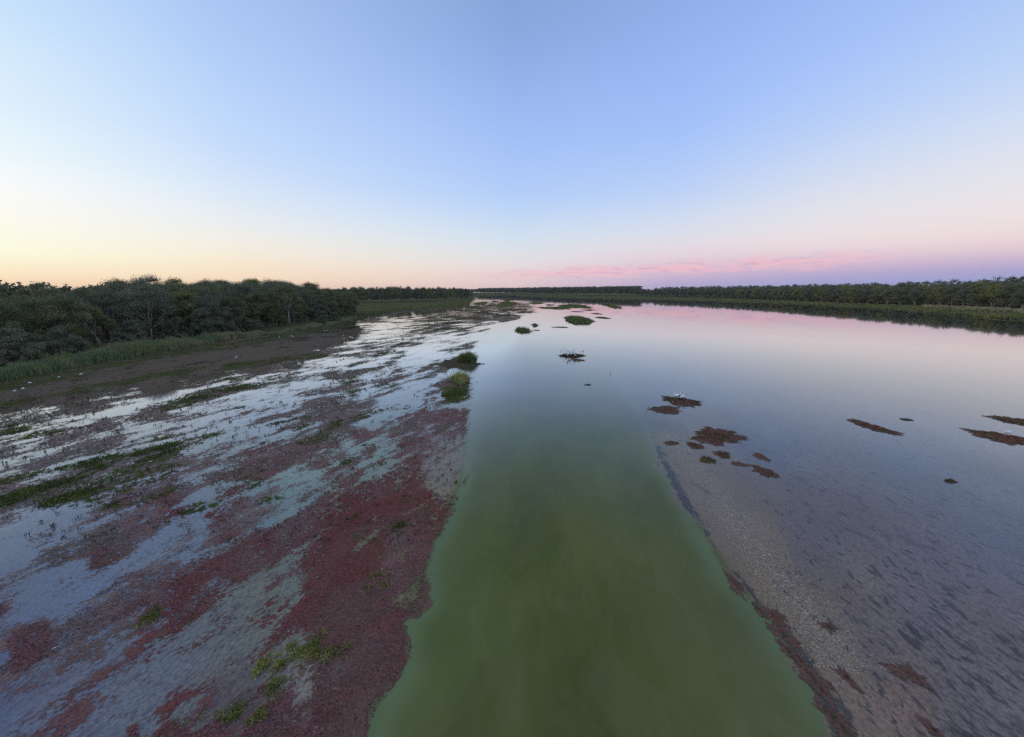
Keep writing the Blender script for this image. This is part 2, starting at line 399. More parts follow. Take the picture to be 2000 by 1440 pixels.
# water outside the photograph keeps the murky average
# drowned weed: dark streaks
SUB = [(1100, 1100, 0), (950, 1000, 0), (1100, 800, 0), (1250, 1000, 0), (1450, 1300, 0), (800, 1420, 0), (1340, 1120, 0), (1100, 1400, 0), (1000, 700, 0), (1200, 640, 0),
       (1420, 1000, .12), (1600, 1100, .30), (1700, 1200, .42), (1850, 1250, .46), (1950, 1400, .5), (1800, 1400, .42), (1650, 1250, .34), (1950, 1100, .28), (1980, 950, .34), (1700, 950, .32), (1500, 850, .30), (1850, 830, .42), (1700, 780, .42), (1400, 720, .30), (1560, 720, .26), (1900, 700, .18), (1300, 800, .35), (1350, 780, .34), (1600, 680, .22), (1300, 670, .12), (1750, 740, .30), (1160, 770, .35), (1170, 730, .02), (1500, 640, .14), (1380, 860, .26), (1520, 1200, .22), (1560, 1300, .12),
       (600, 970, .30), (700, 880, .30), (500, 1040, .22), (300, 1120, .28), (100, 1150, .3), (150, 1250, .35), (300, 1250, .5), (450, 1200, .5), (560, 1130, .45), (350, 1330, .45), (100, 1400, .4), (800, 780, .2), (850, 900, .5), (780, 1080, .4), (880, 930, .6), (700, 1000, .5), (850, 1060, .5), (500, 820, .3), (200, 950, .3), (820, 700, .2)]
sub = wmap(SUB, wuc, wvc)[:, 0]
fr = np.minimum(dist_line(wuc, wvc, CH_R), 400); fl = np.minimum(dist_line(wuc, wvc, CH_L), 400)
k = np.clip((wvc - 560) / 500, .06, 2)
inside_r = sdf_poly(wuc, wvc, CH_R + [(2300, 1700), (2300, 560), (1150, 600)]) > 0
fringe = np.exp(-((fr - 5 * k) / (15 * k)) ** 2) * sstep(740, 900, wvc) * np.where(inside_r, 1, .45)
sub = np.maximum(sub, fringe * 1.25)
fringeL = np.exp(-((fl) / (16 * k)) ** 2) * sstep(780, 860, wvc) * (1 - sstep(1000, 1180, wvc))
sub = np.maximum(sub, fringeL * .9)
twig = np.exp(-(dist_line(wuc, wvc, [(1310, 850), (1370, 930), (1430, 1010), (1490, 1090), (1560, 1180), (1610, 1250), (1700, 1380), (1760, 1460)]) / (34 * k)) ** 2)
twig = np.maximum(twig * (1.0 - .55 * sstep(1120, 1300, wvc)), .7 * np.exp(-(((wuc - 860) / 40) ** 2 + ((wvc - 880) / 40) ** 2)))
sub = (sub + .10 * (wx > 4) + .14 * (wx < 4)) * (1 - inn)
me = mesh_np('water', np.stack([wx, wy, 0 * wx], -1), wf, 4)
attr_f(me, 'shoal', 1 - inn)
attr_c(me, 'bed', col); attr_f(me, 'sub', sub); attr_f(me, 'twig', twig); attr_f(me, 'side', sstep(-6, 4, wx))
t = NT('still turbid water')
bed = t.attr('bed', 'Color'); sb = t.attr('sub'); side = t.attr('side'); tw = t.attr('twig')
nR = t.noise(t.pos((1, .30, 1), .05), 3.2, 4.5, .68, .7); nL = t.noise(t.pos((1, .3, 1), .36), 2.6, 5.0, .68, .3)
nS = t.n('ShaderNodeMix', data_type='FLOAT'); t.l(side, nS.inputs[0]); t.l(nL, nS.inputs[2]); t.l(nR, nS.inputs[3])
nR2 = t.noise(t.pos((1, .3, 1), -.06), 5.5, 3.0, .65, .3)
thr = t.math('SUBTRACT', .70, t.math('MULTIPLY', sb, .28))
sm1 = t.rng(t.math('SUBTRACT', nS.outputs[0], thr), -.02, t.math('SUBTRACT', .13, t.math('MULTIPLY', side, .08)), 0, 1, smooth=True)
sm2 = t.rng(t.math('SUBTRACT', nR2, t.math('SUBTRACT', .69, t.math('MULTIPLY', sb, .22))), -.01, .06, 0, .75, smooth=True)
nR3 = t.noise(t.pos((1, .5, 1), -.3), .55, 6.0, .72, .4)
sm3 = t.rng(t.math('SUBTRACT', nR3, t.math('SUBTRACT', .66, t.math('MULTIPLY', sb, .14))), -.01, .05, 0, .55, smooth=True)
sm1 = t.math('MAXIMUM', sm1, t.math('MULTIPLY', t.math('MULTIPLY', sm3, side), t.attr('shoal')))
sm = t.math('MAXIMUM', sm1, t.math('MULTIPLY', sm2, t.attr('shoal')))
fine = t.noise(t.pos((1, .5, 1), .1), 6.0, 4, .7)
bedv = t.mix(t.rng(fine, .3, .7, 0, .5), bed, (.0, .0, .0, 1))
hb = t.n('ShaderNodeHueSaturation'); t.l(bed, hb.inputs['Color']); mott = t.noise(t.pos((1, .55, 1), .15), 9.0, 5, .75)
t.l(t.math('ADD', 1.0, t.math('MULTIPLY', t.math('MULTIPLY', t.math('SUBTRACT', mott, .5), 2.5), t.attr('shoal'))), hb.inputs['Value'])
scum = t.noise(t.pos((1, .4, 1), .1), .6, 8, .74, 1.2)
bedv = t.mix(t.rng(scum, .42, .70, 0, .18), hb.outputs[0], (.24, .22, .12, 1))
dark = t.mix(side, t.mix(t.rng(fine, .4, .6), (.15, .080, .095, 1), (.085, .075, .085, 1)), t.mix(t.rng(fine, .4, .6), (.066, .056, .056, 1), (.036, .042, .041, 1)))
c = t.mix(t.math('MULTIPLY', sm, t.rng(side, 0, 1, .8, .80)), bedv, dark)
tn = t.noise(t.pos((1, .42, 1), -.5), 7.5, 3, .65, 1.2)
tm = t.math('MULTIPLY', t.rng(tn, .59, .66, 0, 1, smooth=True), t.rng(tw, .15, 1.0, 0, .8))
c = t.mix(tm, c, (.62, .55, .50, 1))
rip = t.noise(t.pos((1, 1, 1)), .9, 2, .5)
t_b = t.bump(rip, .025, .02)
bedsh = t.bsdf(c, 1.0, 0.0)
gls = t.n('ShaderNodeBsdfGlossy'); gls.inputs['Roughness'].default_value = .03; t.l(t_b, gls.inputs['Normal'])
frs = t.n('ShaderNodeFresnel'); frs.inputs['IOR'].default_value = 1.333
mxw = t.n('ShaderNodeMixShader'); t.l(t.math('MINIMUM', t.math('MULTIPLY', t.math('MULTIPLY', frs.outputs[0], t.math('ADD', t.rng(frs.outputs[0], .03, .26, .5, 1.4), t.rng(frs.outputs[0], .26, .5, 0, .3))), t.math('ADD', 1.0, t.math('MULTIPLY', t.math('SUBTRACT', 1.0, side), .38))), .95), mxw.inputs[0])  # side adds extra mirror strength on the left, brightening the reflected sky there
t.l(bedsh, mxw.inputs[1]); t.l(gls.outputs[0], mxw.inputs[2])
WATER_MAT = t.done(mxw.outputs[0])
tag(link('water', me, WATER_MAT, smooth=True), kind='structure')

# ------------------------------------------------------------------ floating weed mats
# u, v, cover (0-10), redness (0 mauve brown, 1 dark red)
MC = []
def row(v, *items):
    for it in items:
        u, cv = it[0], it[1]; MC.append((u, v, cv, it[2] if len(it) > 2 else -1))
row(584, (880, 6), (920, 2), (960, 1), (1000, 0))
row(600, (700, 9), (760, 9), (830, 8), (880, 7), (905, 3), (940, 7), (980, 8), (1020, 8), (1060, 0), (1200, 0))
row(620, (700, 9), (735, 8), (765, 1), (800, 5), (850, 7), (900, 7), (950, 8), (990, 8), (1040, 0))
row(640, (640, 9), (690, 6), (715, 2), (750, 1), (800, 5), (850, 7), (900, 6), (935, 2), (980, 0))
row(660, (500, 9), (600, 9), (650, 9), (690, 6), (740, 1), (800, 5), (850, 3), (900, 2), (930, 0))
row(690, (300, 9.7), (400, 9.7), (500, 9.7), (600, 9.5), (640, 8), (700, 3), (770, 6), (800, 2), (850, 1), (900, 3), (930, 0))
row(720, (200, 9.7), (300, 9.6), (400, 9), (500, 9), (570, 7), (600, 2.5), (660, 4), (720, 5), (760, 6), (800, 1), (850, 3), (940, 0))
row(750, (100, 9.6), (200, 9.6), (300, 9.2), (380, 6), (450, 6), (520, 2), (600, 3), (700, 6), (760, 4), (800, 1), (840, 3), (880, 9, .4), (925, 2), (950, 0))
row(780, (0, 9.6), (100, 9), (200, 7), (270, 3), (330, .5), (400, 6), (460, 2), (500, 1.5), (560, 4), (650, 6), (730, 5), (780, 1), (830, 7, .6), (900, 8, .6), (935, 0))
row(810, (0, 7), (60, 5), (110, 3), (170, 5), (230, 1), (300, 6), (400, 2), (450, 5), (500, 6), (550, 5), (620, 6), (700, 5, .5), (760, 1), (800, 5, .8), (850, 8, .7), (900, 7, .8), (935, 0))
row(840, (0, 5), (60, 1), (120, 7), (200, 6), (270, 2), (350, 6), (420, 4), (480, 4), (540, 6), (640, 8, .5), (700, 7, .8), (745, 1), (790, 7, .9), (830, 3, .8), (870, 7, .9), (900, 6, .7), (935, 0))
row(870, (0, 6), (50, 1), (130, 7), (200, 6), (290, 6), (380, 3), (450, 5), (520, 7, .7), (600, 8, .8), (640, 5, .8), (690, 1), (740, 1.5), (800, 8, 1), (860, 5, .6), (900, 3), (935, 0))
row(900, (0, 3), (60, 6), (130, 5), (200, 6), (270, 6), (340, 4), (420, 3), (480, 7, .7), (550, 8.5, .8), (620, 7, .9), (660, 2), (700, 1), (750, 5, 1), (800, 8.5, 1), (860, 4, .5), (900, 3.5), (940, 0))
row(930, (0, 6), (70, 7), (140, 6), (220, 5), (300, 4), (360, 2), (440, 7.5, .7), (520, 8.5, .8), (565, 3), (610, 1), (650, 4, 1), (700, 6, .9), (760, 6.5, 1), (800, 7.5, 1), (860, 4, .8), (900, 5, .8), (935, 0))
row(970, (0, 6), (80, 6), (150, 5), (240, 7, .6), (320, 8, .6), (400, 2), (460, 7, .8), (510, 2), (560, 1), (620, 3), (700, 7.5, 1), (760, 9.5, 1), (830, 9, 1), (880, 5, .8), (915, 0))
row(1010, (0, 6), (60, 4), (130, 3), (200, 6, .6), (250, 6, .5), (300, 4), (350, 5, .8), (420, 7, .9), (475, 3), (520, 1), (590, 4), (650, 5, .9), (700, 9.3, 1), (760, 9, 1), (820, 5, .7), (855, 7, 1), (890, 2), (910, 0))
row(1050, (0, 2), (80, 6, .7), (160, 4), (230, 3), (280, 2), (330, 2), (400, 2), (450, 4, .9), (510, 8, .9), (560, 5), (600, 3), (660, 9.5, 1), (720, 8, 1), (775, 4, .4), (820, 4), (845, 7.5, 1), (880, 0))
row(1100, (0, 1), (60, 1), (150, 1), (200, 6, .8), (240, 4, .8), (300, 1), (350, 2), (420, 4, .9), (500, 3), (560, 3), (610, 9, 1), (650, 9.7, 1), (700, 8, 1), (760, 2.5), (830, 4, 1), (860, 0))
row(1150, (0, 1.5), (60, 1), (130, 4, .9), (200, 2), (250, 1), (300, 2), (360, 5, 1), (430, 3, .9), (500, 2), (560, 5, 1), (620, 9.5, 1), (700, 9.5, 1), (770, 6, .9), (800, 8, 1), (830, 9.8, 1), (855, 0))
row(1200, (0, 7, .9), (60, 5, .9), (130, 1), (200, 1), (280, 3, .9), (350, 5, 1), (420, 4, .9), (470, 2), (530, 7, 1), (600, 9.5, 1), (700, 9.8, 1), (770, 9.8, 1), (805, 7, 1), (830, 0))
row(1240, (40, 5, .9), (130, 1), (200, 2), (280, 4, .9), (350, 5, .9), (420, 2), (480, 6, 1), (540, 9, 1), (620, 9, 1), (700, 9.8, 1), (780, 9.8, 1), (815, 0))
row(1300, (0, 1), (80, 1.5, .8), (140, 2, .8), (200, 3.5, .9), (270, 3.5, .9), (330, 2), (390, 2), (440, 7, 1), (500, 9, 1), (580, 7, .9), (660, 9, 1), (720, 9.9, 1), (780, 9.9, 1), (812, 0))
row(1360, (0, 1.5, .8), (60, 1.5, .9), (120, 2, .9), (200, 1.5), (260, 2), (290, 4, .9), (340, 8, 1), (400, 9.5, 1), (500, 8.5, .9), (560, 6, .8), (590, 3), (640, 8, 1), (720, 9.9, 1), (770, 3))
row(1430, (0, 1), (50, 2, .9), (120, 2.5, .9), (180, 2.5, .8), (220, 5, 1), (260, 9.5, 1), (330, 9.7, 1), (420, 9, 1), (500, 8, .9), (560, 8.5, 1), (600, 3), (640, 8.5, 1), (700, 9.9, 1), (745, 0))
row(1500, (0, 2, .9), (200, 4, 1), (400, 9, 1), (680, 9.5, 1), (730, 0))
def default_red(u, v): return float(np.clip((v - 860) / 520 + (u - 420) / 900, 0, .75))
MC = [(u, v, c, default_red(u, v) if r < 0 else r) for u, v, c, r in MC]
GREEN = [  # centre u, v, half length, half width, slope, strength: the patches of green weed
 (90, 965, 150, 34, -.22, 1.0), (30, 1000, 60, 22, -.2, .8), (160, 908, 120, 12, -.25, .6), (300, 885, 72, 17, -.28, 1.0), (205, 912, 60, 10, -.25, .7), (380, 782, 50, 11, -.2, .95), (462, 760, 42, 7, -.15, .9), (50, 842, 70, 13, -.1, .6), (20, 835, 40, 10, -.1, .7),
 (535, 830, 40, 9, -.2, .85), (650, 828, 32, 8, -.2, .95), (672, 742, 34, 7, -.05, .85), (600, 835, 40, 10, -.2, .5), (240, 985, 100, 22, -.22, .45), (345, 1000, 60, 16, -.2, .5), (560, 868, 60, 14, -.2, .45), (500, 945, 34, 12, -.2, .7), (740, 755, 50, 12, -.1, .5), (780, 672, 28, 6, 0, .7), (765, 690, 22, 6, 0, .7),
 (775, 975, 26, 17, 0, .85), (705, 1012, 40, 16, -.1, .6), (775, 1028, 30, 12, -.2, .7), (725, 1140, 40, 22, 0, .4), (590, 1262, 40, 15, -.2, .7), (560, 1300, 30, 22, -.5, .7), (510, 1310, 22, 30, .2, .6), (540, 1340, 40, 20, -.4, .5), (480, 1395, 34, 22, -.2, .6), (372, 1398, 16, 14, -.6, .9), (625, 1272, 26, 20, 0, .7), (690, 1262, 34, 16, -.5, .4), (290, 1205, 20, 10, -.6, .8), (370, 1240, 12, 16, -.6, .5),
 (888, 767, 24, 17, -.3, 1.2), (905, 712, 34, 8, 0, 1.1), (365, 1215, 12, 8, -.4, .6), (480, 740, 40, 8, -.1, .5), (700, 815, 40, 10, -.1, .4), (825, 640, 24, 5, 0, .5), (870, 622, 40, 8, 0, .6), (930, 606, 60, 7, 0, .6), (720, 870, 20, 6, 0, .3), (520, 980, 30, 8, -.3, .4), (680, 905, 30, 10, -.2, .5), (330, 1020, 20, 6, -.3, .4)]
BAND_G = [(-80, 761), (0, 753), (120, 732), (250, 708), (400, 680), (520, 662), (640, 641), (700, 624), (730, 612), (740, 600)]
BAND_G2 = [(-60, 795), (0, 787), (150, 762), (250, 745), (330, 728), (420, 718), (560, 700), (640, 690)]
def green_field(u, v):
    g = np.zeros(u.shape)
    for cu, cv, a, b, sl, s in GREEN:
        n = math.hypot(1, sl); du, dv = u - cu, v - cv
        p = (du + dv * sl) / n; q = (dv - du * sl) / n
        if cv > 1090: p = p / 1.5; q = q / 1.5
        # keep the length along u, the width along v
        g = np.maximum(g, s * .92 * np.exp(-((p / a) ** 2 + (q / (b * .8)) ** 2) * 1.2))
    k = np.clip((v - 560) / 170, .05, 2)
    g = np.maximum(g, 1.1 * np.exp(-(dist_line(u, v, BAND_G) / (10 * k)) ** 2) * (u < 760))
    g = np.maximum(g, .6 * np.exp(-(dist_line(u, v, BAND_G2) / (6 * k)) ** 2) * (u < 700))
    g = np.maximum(g, .8 * sstep(0, 6, sdf_poly(u, v, [(690, 612), (700, 594), (900, 588), (935, 583), (915, 592), (880, 602), (800, 606), (760, 612), (700, 632)])))
    return g
def probit(p):
    p = np.clip(p, .004, .996); return 2.0 * np.log(p / (1 - p)) / 3.2
def fan(y0, y1, ratio, s0, s1, ds):
    ys = [y0]
    while ys[-1] < y1: ys.append(ys[-1] * ratio)
    ys = np.array(ys); ss = np.arange(s0, s1, ds)
    S, Yg = np.meshgrid(ss, ys)
    X = S * (Yg + 2.5); nx, ny = len(ss), len(ys); i = np.arange(nx * ny).reshape(ny, nx)
    f = np.stack([i[:-1, :-1], i[:-1, 1:], i[1:, 1:], i[1:, :-1]], -1).reshape(-1, 4)
    return X.ravel(), Yg.ravel(), f
fx, fy, ff = fan(7.0, 900, 1.0105, -1.75, .12, .0065)
fu, fv = P(fx, fy)
fuc = np.clip(fu, -60, 2060); fvc = np.clip(fv, 578, 1500)
mc = wmap(MC, fuc, fvc, 3.4)
ch = sdf_poly(fu, fvc, CH_L + [(1100, 560), (2400, 560), (2400, 1800), (600, 1800)])
chn = fbm(fx, fy, 747, 1.5, 4, 1.5, .1) * 14 + fbm(fx, fy, 748, 7, 2, 1.5, .1) * 16
inch = sstep(-3, 6, chn * .7 - 2 + ch * 500 / np.clip(fvc - 560, 20, 2000))
LN = fbm(fx, fy, 91, 3.2, 4, 3.0, .36, .68)
LNb = fbm(fx, fy, 191, .9, 3, 2.2, .36, .62)
near = 1 - sstep(40, 120, fy)
cover = np.clip(mc[:, 0] / 10, 0, 1)
noise = .86 * LN + .50 * LNb * near
A = probit(cover) + noise * np.where(cover > .93, .6, 1.0)
A = np.minimum(A, .50 + 1.5 * sstep(.78, .97, cover)) - 6 * inch
dist = np.hypot(fx, fy)
red = np.clip(mc[:, 1] * (1 - .5 * sstep(24, 60, dist)) * (1 - sstep(60, 90, dist)) * .95 + .20 * fbm(fx, fy, 55, 4, 3, 1.5) * (1 - sstep(50, 80, dist)), 0, 1)
g = green_field(fuc, fvc)
mauve = lin((90, 79, 84)); redc = lin((76, 45, 48)); brown = lin((66, 64, 61))
dist = np.hypot(fx, fy)
mv = mauve[None] * (1 - sstep(40, 85, dist))[:, None] + lin((68, 60, 56))[None] * sstep(40, 85, dist)[:, None]
mv = mv * (1 - sstep(200, 450, fy))[:, None] + lin((72, 68, 54))[None] * sstep(200, 450, fy)[:, None]
hue = (mv * (1 - red)[:, None] + redc[None] * red[:, None]) / E0
hn = sstep(-.1, 1.2, fbm(fx, fy, 66, 2.4, 4, 2.0, .3)) * 1.5
hue = hue * (1 - .35 * hn)[:, None] + (brown / E0)[None] * (.35 * hn)[:, None]
def sheet(name, A, colr, keep, mat, zoff, relief):
    vk = A > keep
    fk = vk[ff].any(1); fs = ff[fk]
    us, inv = np.unique(fs.ravel(), return_inverse=True)
    z = zoff + relief * np.clip(A[us], 0, 1.2) * (.6 + .4 * np.clip(LNb[us], -1, 1))
    me = mesh_np(name, np.stack([fx[us], fy[us], z], -1), inv.reshape(-1, 4), 4)
    attr_f(me, 'field', A[us]); attr_c(me, 'tint', colr[us])
    return link(name, me, mat, smooth=True)
def mat_sheet(name, k_hf, s1, s2, speck, speck_col, s3=8.0, k3=8.0):
    t = NT(name)
    A_ = t.attr('field'); tint = t.attr('tint', 'Color')
    h1 = t.noise(t.pos((1, .45, 1), .36), s1, 6, .68, .2); h2 = t.noise(t.pos((1, .8, 1), .2), s2 * 1.9, 4, .7)
    h3 = t.noise(t.pos((1, .5, 1), .4), s3, 4, .7)
    f = t.math('ADD', A_, t.math('MULTIPLY', t.math('SUBTRACT', h1, .5), k_hf))
    f = t.math('ADD', f, t.math('MULTIPLY', t.math('SUBTRACT', h3, .5), k3))
    al = t.rng(f, -.05, .12, 0, 1, smooth=True)
    v = t.rng(h2, .30, .70, .60, 1.45)
    hsv = t.n('ShaderNodeHueSaturation'); t.l(tint, hsv.inputs['Color']); t.l(v, hsv.inputs['Value'])
    t.l(t.rng(h1, .3, .7, .49, .51), hsv.inputs['Hue'])
    c = hsv.outputs[0]
    n3 = t.noise(t.pos((1, .8, 1)), 5.5, 3, .6)
    c = t.mix(t.rng(n3, .63, .69, 0, .75), c, (.03, .022, .02, 1))
    n4 = t.noise(t.pos((1, .5, 1), .3), .8, 5, .7)
    c = t.mix(t.rng(n4, .55, .75, 0, .45), c, (.16, .13, .12, 1))
    b = t.bsdf(c, 1.0, .02, t.bump(t.math('ADD', h2, h1), .6, .06))
    tr = t.n('ShaderNodeBsdfTransparent'); mx = t.n('ShaderNodeMixShader')
    t.l(al, mx.inputs[0]); t.l(tr.outputs[0], mx.inputs[1]); t.l(b, mx.inputs[2])
    return t.done(mx.outputs[0])
o = sheet('floating_red_weed', A, hue, -1.1, mat_sheet('floating red weed', 4.6, 1.9, 6.0, .0, (.3, .2, .15, 1)), .006, .03)
tag(o, 'dark red and mauve floating weed matted over the left shallows', 'water weed', kind='stuff')
gA = np.minimum(.25, probit(np.clip(g * .9, 0, 1)) - 3 * sstep(985, 1040, fvc) + (1.15 * fbm(fx, fy, 301, 2.0, 4, 2.6, .36) + .3 * LNb * near) * np.where(g > 1.02, .75, 1)) - 6 * inch
gcol = np.repeat((lin((50, 55, 26)) / E0)[None], len(fx), 0)
far = sstep(60, 140, dist)[:, None]
gcol = gcol * (1 - far) + (lin((50, 56, 30)) / E0)[None] * far
o = sheet('green_water_weed', gA, gcol, -.9, mat_sheet('green water weed', 5.5, 2.2, 5.0, 0, None, 5.0, 11.0), .03, .05)
tag(o, 'olive green weed growing in streaks through the left shallows', 'water weed', kind='stuff')

# ------------------------------------------------------------------ blades and leaves
def blades(pos, h, wd, lean=.35, name='blades', segs=2, spread=None):
    """upright narrow leaves; pos (N,3), h and wd arrays"""
    n = len(pos); az_ = rng.random(n) * 2 * PI; la = rng.random(n) * 2 * PI
    ln = np.abs(rng.normal(0, lean, n)) * h
    side = np.stack([np.cos(az_), np.sin(az_), 0 * az_], -1) * (wd / 2)[:, None]
    ld = np.stack([np.cos(la), np.sin(la), 0 * la], -1)
    p0 = pos; p1 = pos + ld * (ln * .35)[:, None] + np.array([0, 0, 1]) * (h * .6)[:, None]
    p2 = pos + ld * ln[:, None] + np.array([0, 0, 1]) * (h * (1 - .25 * (ln / h) ** 2))[:, None]
    co = np.stack([p0 - side * .7, p0 + side * .7, p1 + side, p1 - side, p2 + side * .15, p2 - side * .15], 1).reshape(-1, 3)
    b = np.arange(n)[:, None] * 6
    f = np.concatenate([b + np.array([[0, 1, 2, 3]]), b + np.array([[3, 2, 4, 5]])], 0)
    return mesh_np(name, co, f, 4)
def leaves(cen, ln, wd, droop=.4, name='crown', out=None):
    n = len(cen)
    a = rng.normal(size=(n, 3)); a[:, 2] = a[:, 2] * .7 - droop; a /= np.linalg.norm(a, axis=1)[:, None]
    o_ = rng.normal(size=(n, 3)) if out is None else out + rng.normal(size=(n, 3)) * .38
    if out is not None:
        o_ /= np.linalg.norm(o_, axis=1)[:, None] + 1e-9; a = a - o_ * (a * o_).sum(1)[:, None]; a /= np.linalg.norm(a, axis=1)[:, None] + 1e-9
    b = np.cross(a, o_); b /= np.linalg.norm(b, axis=1)[:, None]
    a = a * (ln / 2)[:, None]; b = b * (wd / 2)[:, None]
    co = np.stack([cen - a, cen + b - .1 * a, cen + a, cen - b - .1 * a], 1).reshape(-1, 3)
    f = np.arange(n * 4).reshape(-1, 4)
    return mesh_np(name, co, f, 4)

# ------------------------------------------------------------------ tree prototypes
def clump_pts(c, r, n, flat=.88):
    d = rng.normal(size=(n, 3)); d /= np.linalg.norm(d, axis=1)[:, None]
    d[:, 2] = np.where(d[:, 2] < -.3, -d[:, 2] * .6, d[:, 2])
    rr = r * (rng.random(n) ** .45) * (1 + .25 * np.sin(d[:, 0] * 5 + c[0]) * np.cos(d[:, 1] * 4 + c[1]))
    return np.concatenate([np.asarray(c) + d * rr[:, None] * np.array([1, 1, flat]), d], 1)
class Proto: pass
def build_tree(seed, h, R, low, nc, per, lsz, leaf, bark, trunks=1, limb_r=.22, dome=.45, hang=.35, path=None, centres=None, crf=.30, wdf=.5, twigs=True):
    """a trunk with limbs and a clumpy crown; crown floor at height low"""
    r = np.random.default_rng(seed); parts = []
    if centres is None:
        cs_ = []
        for i in range(nc):
            a = i * 2.399963 + r.random() * .7; q = math.sqrt((i + .5) / nc) * (.9 + .2 * r.random())
            zt = h * (1 - dome * q ** 2.2) - (h - low) * .13
            if r.random() < hang: zt = low + (zt - low) * (.15 + .6 * r.random())
            cs_.append((R * .84 * q * math.cos(a), R * .84 * q * math.sin(a), max(zt - r.random() * h * .07, low * .9)))
        centres = np.array(cs_)
    crad = R * crf * (.75 + .5 * r.random(len(centres)))
    if path is None:
        for tnum in range(trunks):
            off = np.array([(r.random() - .5) * .8, (r.random() - .5) * .8, 0]) * (trunks > 1)
            fork = np.array([(r.random() - .5) * R * .3, (r.random() - .5) * R * .3, max(low * .8, h * .22)]) + off
            parts.append(tube([off + (0, 0, -.3), off * 1 + (0, 0, .2), fork * .55 + off * .4, fork], [limb_r * 1.5, limb_r * 1.2, limb_r, limb_r * .85]))
            sub = centres[tnum::trunks]
            idx = r.permutation(len(sub))[:9]
            for j in idx:
                e = sub[j]; mid = fork + (e - fork) * .5 + np.array([0, 0, -.06 * h]) + r.normal(size=3) * .06 * R
                parts.append(tube([fork, mid, e], [limb_r * .6, limb_r * .38, limb_r * .12], 5))
                if twigs:
                    for _ in range(2):
                        e2 = e + r.normal(size=3) * R * .13 - np.array([0, 0, .05 * h])
                        parts.append(tube([mid, (mid + e2) / 2 + r.normal(size=3) * .1, e2], [limb_r * .25, limb_r * .16, .02], 4))
    else:
        for pth, rad in path: parts.append(tube(pth, rad, 7))
    global rng
    keep = rng; rng = r
    pts = np.concatenate([clump_pts(c, q, int(per * (q / (R * crf)) ** 2)) for c, q in zip(centres, crad)])
    n = len(pts)
    p = Proto(); p.h = h
    p.crown = leaves(pts[:, :3], lsz * (.6 + .8 * r.random(n)), lsz * wdf * (.6 + .8 * r.random(n)), .5, 'crown', pts[:, 3:])
    rng = keep
    p.crown.materials.append(M[leaf]); p.trunk = mesh_mixed('trunk', parts); p.trunk.materials.append(M[bark])
    p.trunk.polygons.foreach_set('use_smooth', np.ones(len(p.trunk.polygons), bool))
    return p
def plant(p, kind, x, y, s, rz, label, cat='tree', group=None, sz=None, z=.3):
    o = empty(kind, (x, y, z), rz); o.scale = (s, s, s if sz is None else sz)
    link('trunk', p.trunk, parent=o); link('crown', p.crown, parent=o)
    return tag(o, label, cat, group)

near_gums = [build_tree(100 + i, 15, 5.2 + .4 * (i % 3), 3.6 + (i % 2) * 1.5, 22, 560, .31, lf, 'bark' if i % 2 else 'bark_pale', 1 + i % 2, .2, dome=.40, hang=.42, crf=.41)
             for i, lf in enumerate(['leaf_gum', 'leaf_gum', 'leaf_grey', 'leaf_olive', 'leaf_gum'])]
edge_gums = [build_tree(200 + i, 15, 4.2, 1.0, 30, 470, .30, lf, 'bark_pale', 2, .15, dome=.55, hang=.7, crf=.36)
             for i, lf in enumerate(['leaf_gum', 'leaf_grey', 'leaf_gum'])]
flat_gums = [build_tree(250 + i, 16, 4.8, 9.0, 24, 360, .30, 'leaf_gum', 'bark_pale', 1, .2, dome=.38, hang=.4, crf=.36) for i in range(2)]
bushes = [build_tree(300 + i, 7, 4.2, .4, 40, 330, .27, 'leaf_grey', 'bark', 3, .09, dome=.65, hang=.6, crf=.27) for i in range(3)]
far_gums = [build_tree(400 + i, 18, 7.2 + .8 * (i % 3), 2.6 + (i % 2) * 2.2, 32, 300, .55, lf, 'bark_pale', 1 + (i % 2), .35, dome=.46, hang=.45, twigs=False, crf=.41)
            for i, lf in enumerate(['leaf_gum', 'leaf_olive', 'leaf_gum', 'leaf_grey'])]

# the leaning pale gum above the reeds
def pth(*p): return [np.array(q, float) for q in p]
lean_paths = [(pth((0, 0, -.3), (-.35, 0, .8), (-1.6, .1, 3.0), (-3.2, .2, 4.6), (-5.2, .2, 6.0), (-6.8, .3, 7.4)), [.34, .28, .22, .17, .11, .05]),
              (pth((-1.0, 0, 2.0), (-.9, -.2, 3.6), (-.8, -.2, 5.0), (-.2, -.3, 6.6)), [.17, .13, .10, .05]),
              (pth((-2.4, .1, 3.8), (-3.0, -.2, 5.4), (-3.8, -.2, 7.0), (-4.2, -.3, 8.4)), [.16, .12, .08, .04]),
              (pth((-2.8, .2, 4.2), (-3.4, .5, 5.8), (-3.0, .6, 7.4)), [.13, .09, .04]),
              (pth((-1.8, .1, 3.3), (-1.8, .5, 5.2), (-2.3, .4, 7.4)), [.11, .08, .04]),
              (pth((-4.2, .2, 5.2), (-5.0, -.2, 6.8), (-5.2, -.2, 8.4)), [.09, .06, .03])]
lc = np.array([(-7.2, .3, 7.8), (-6.4, .6, 8.8), (-5.4, -.4, 9.4), (-4.4, .3, 10.2), (-3.2, .5, 10.0), (-2.2, -.4, 9.6), (-.8, .2, 8.8), (.4, .2, 8.2), (1.3, -.2, 7.2), (-4.6, .8, 8.6), (-2.6, .9, 8.4), (-1.2, 1.2, 7.4), (2.2, .6, 6.2), (-8.2, .6, 8.2), (1.6, 1.2, 5.4), (-3.8, -1.2, 9.3)])
lean_gum = build_tree(77, 11, 5, 5, 0, 520, .28, 'leaf_olive', 'bark_pale', path=lean_paths, centres=lc, crf=.30)
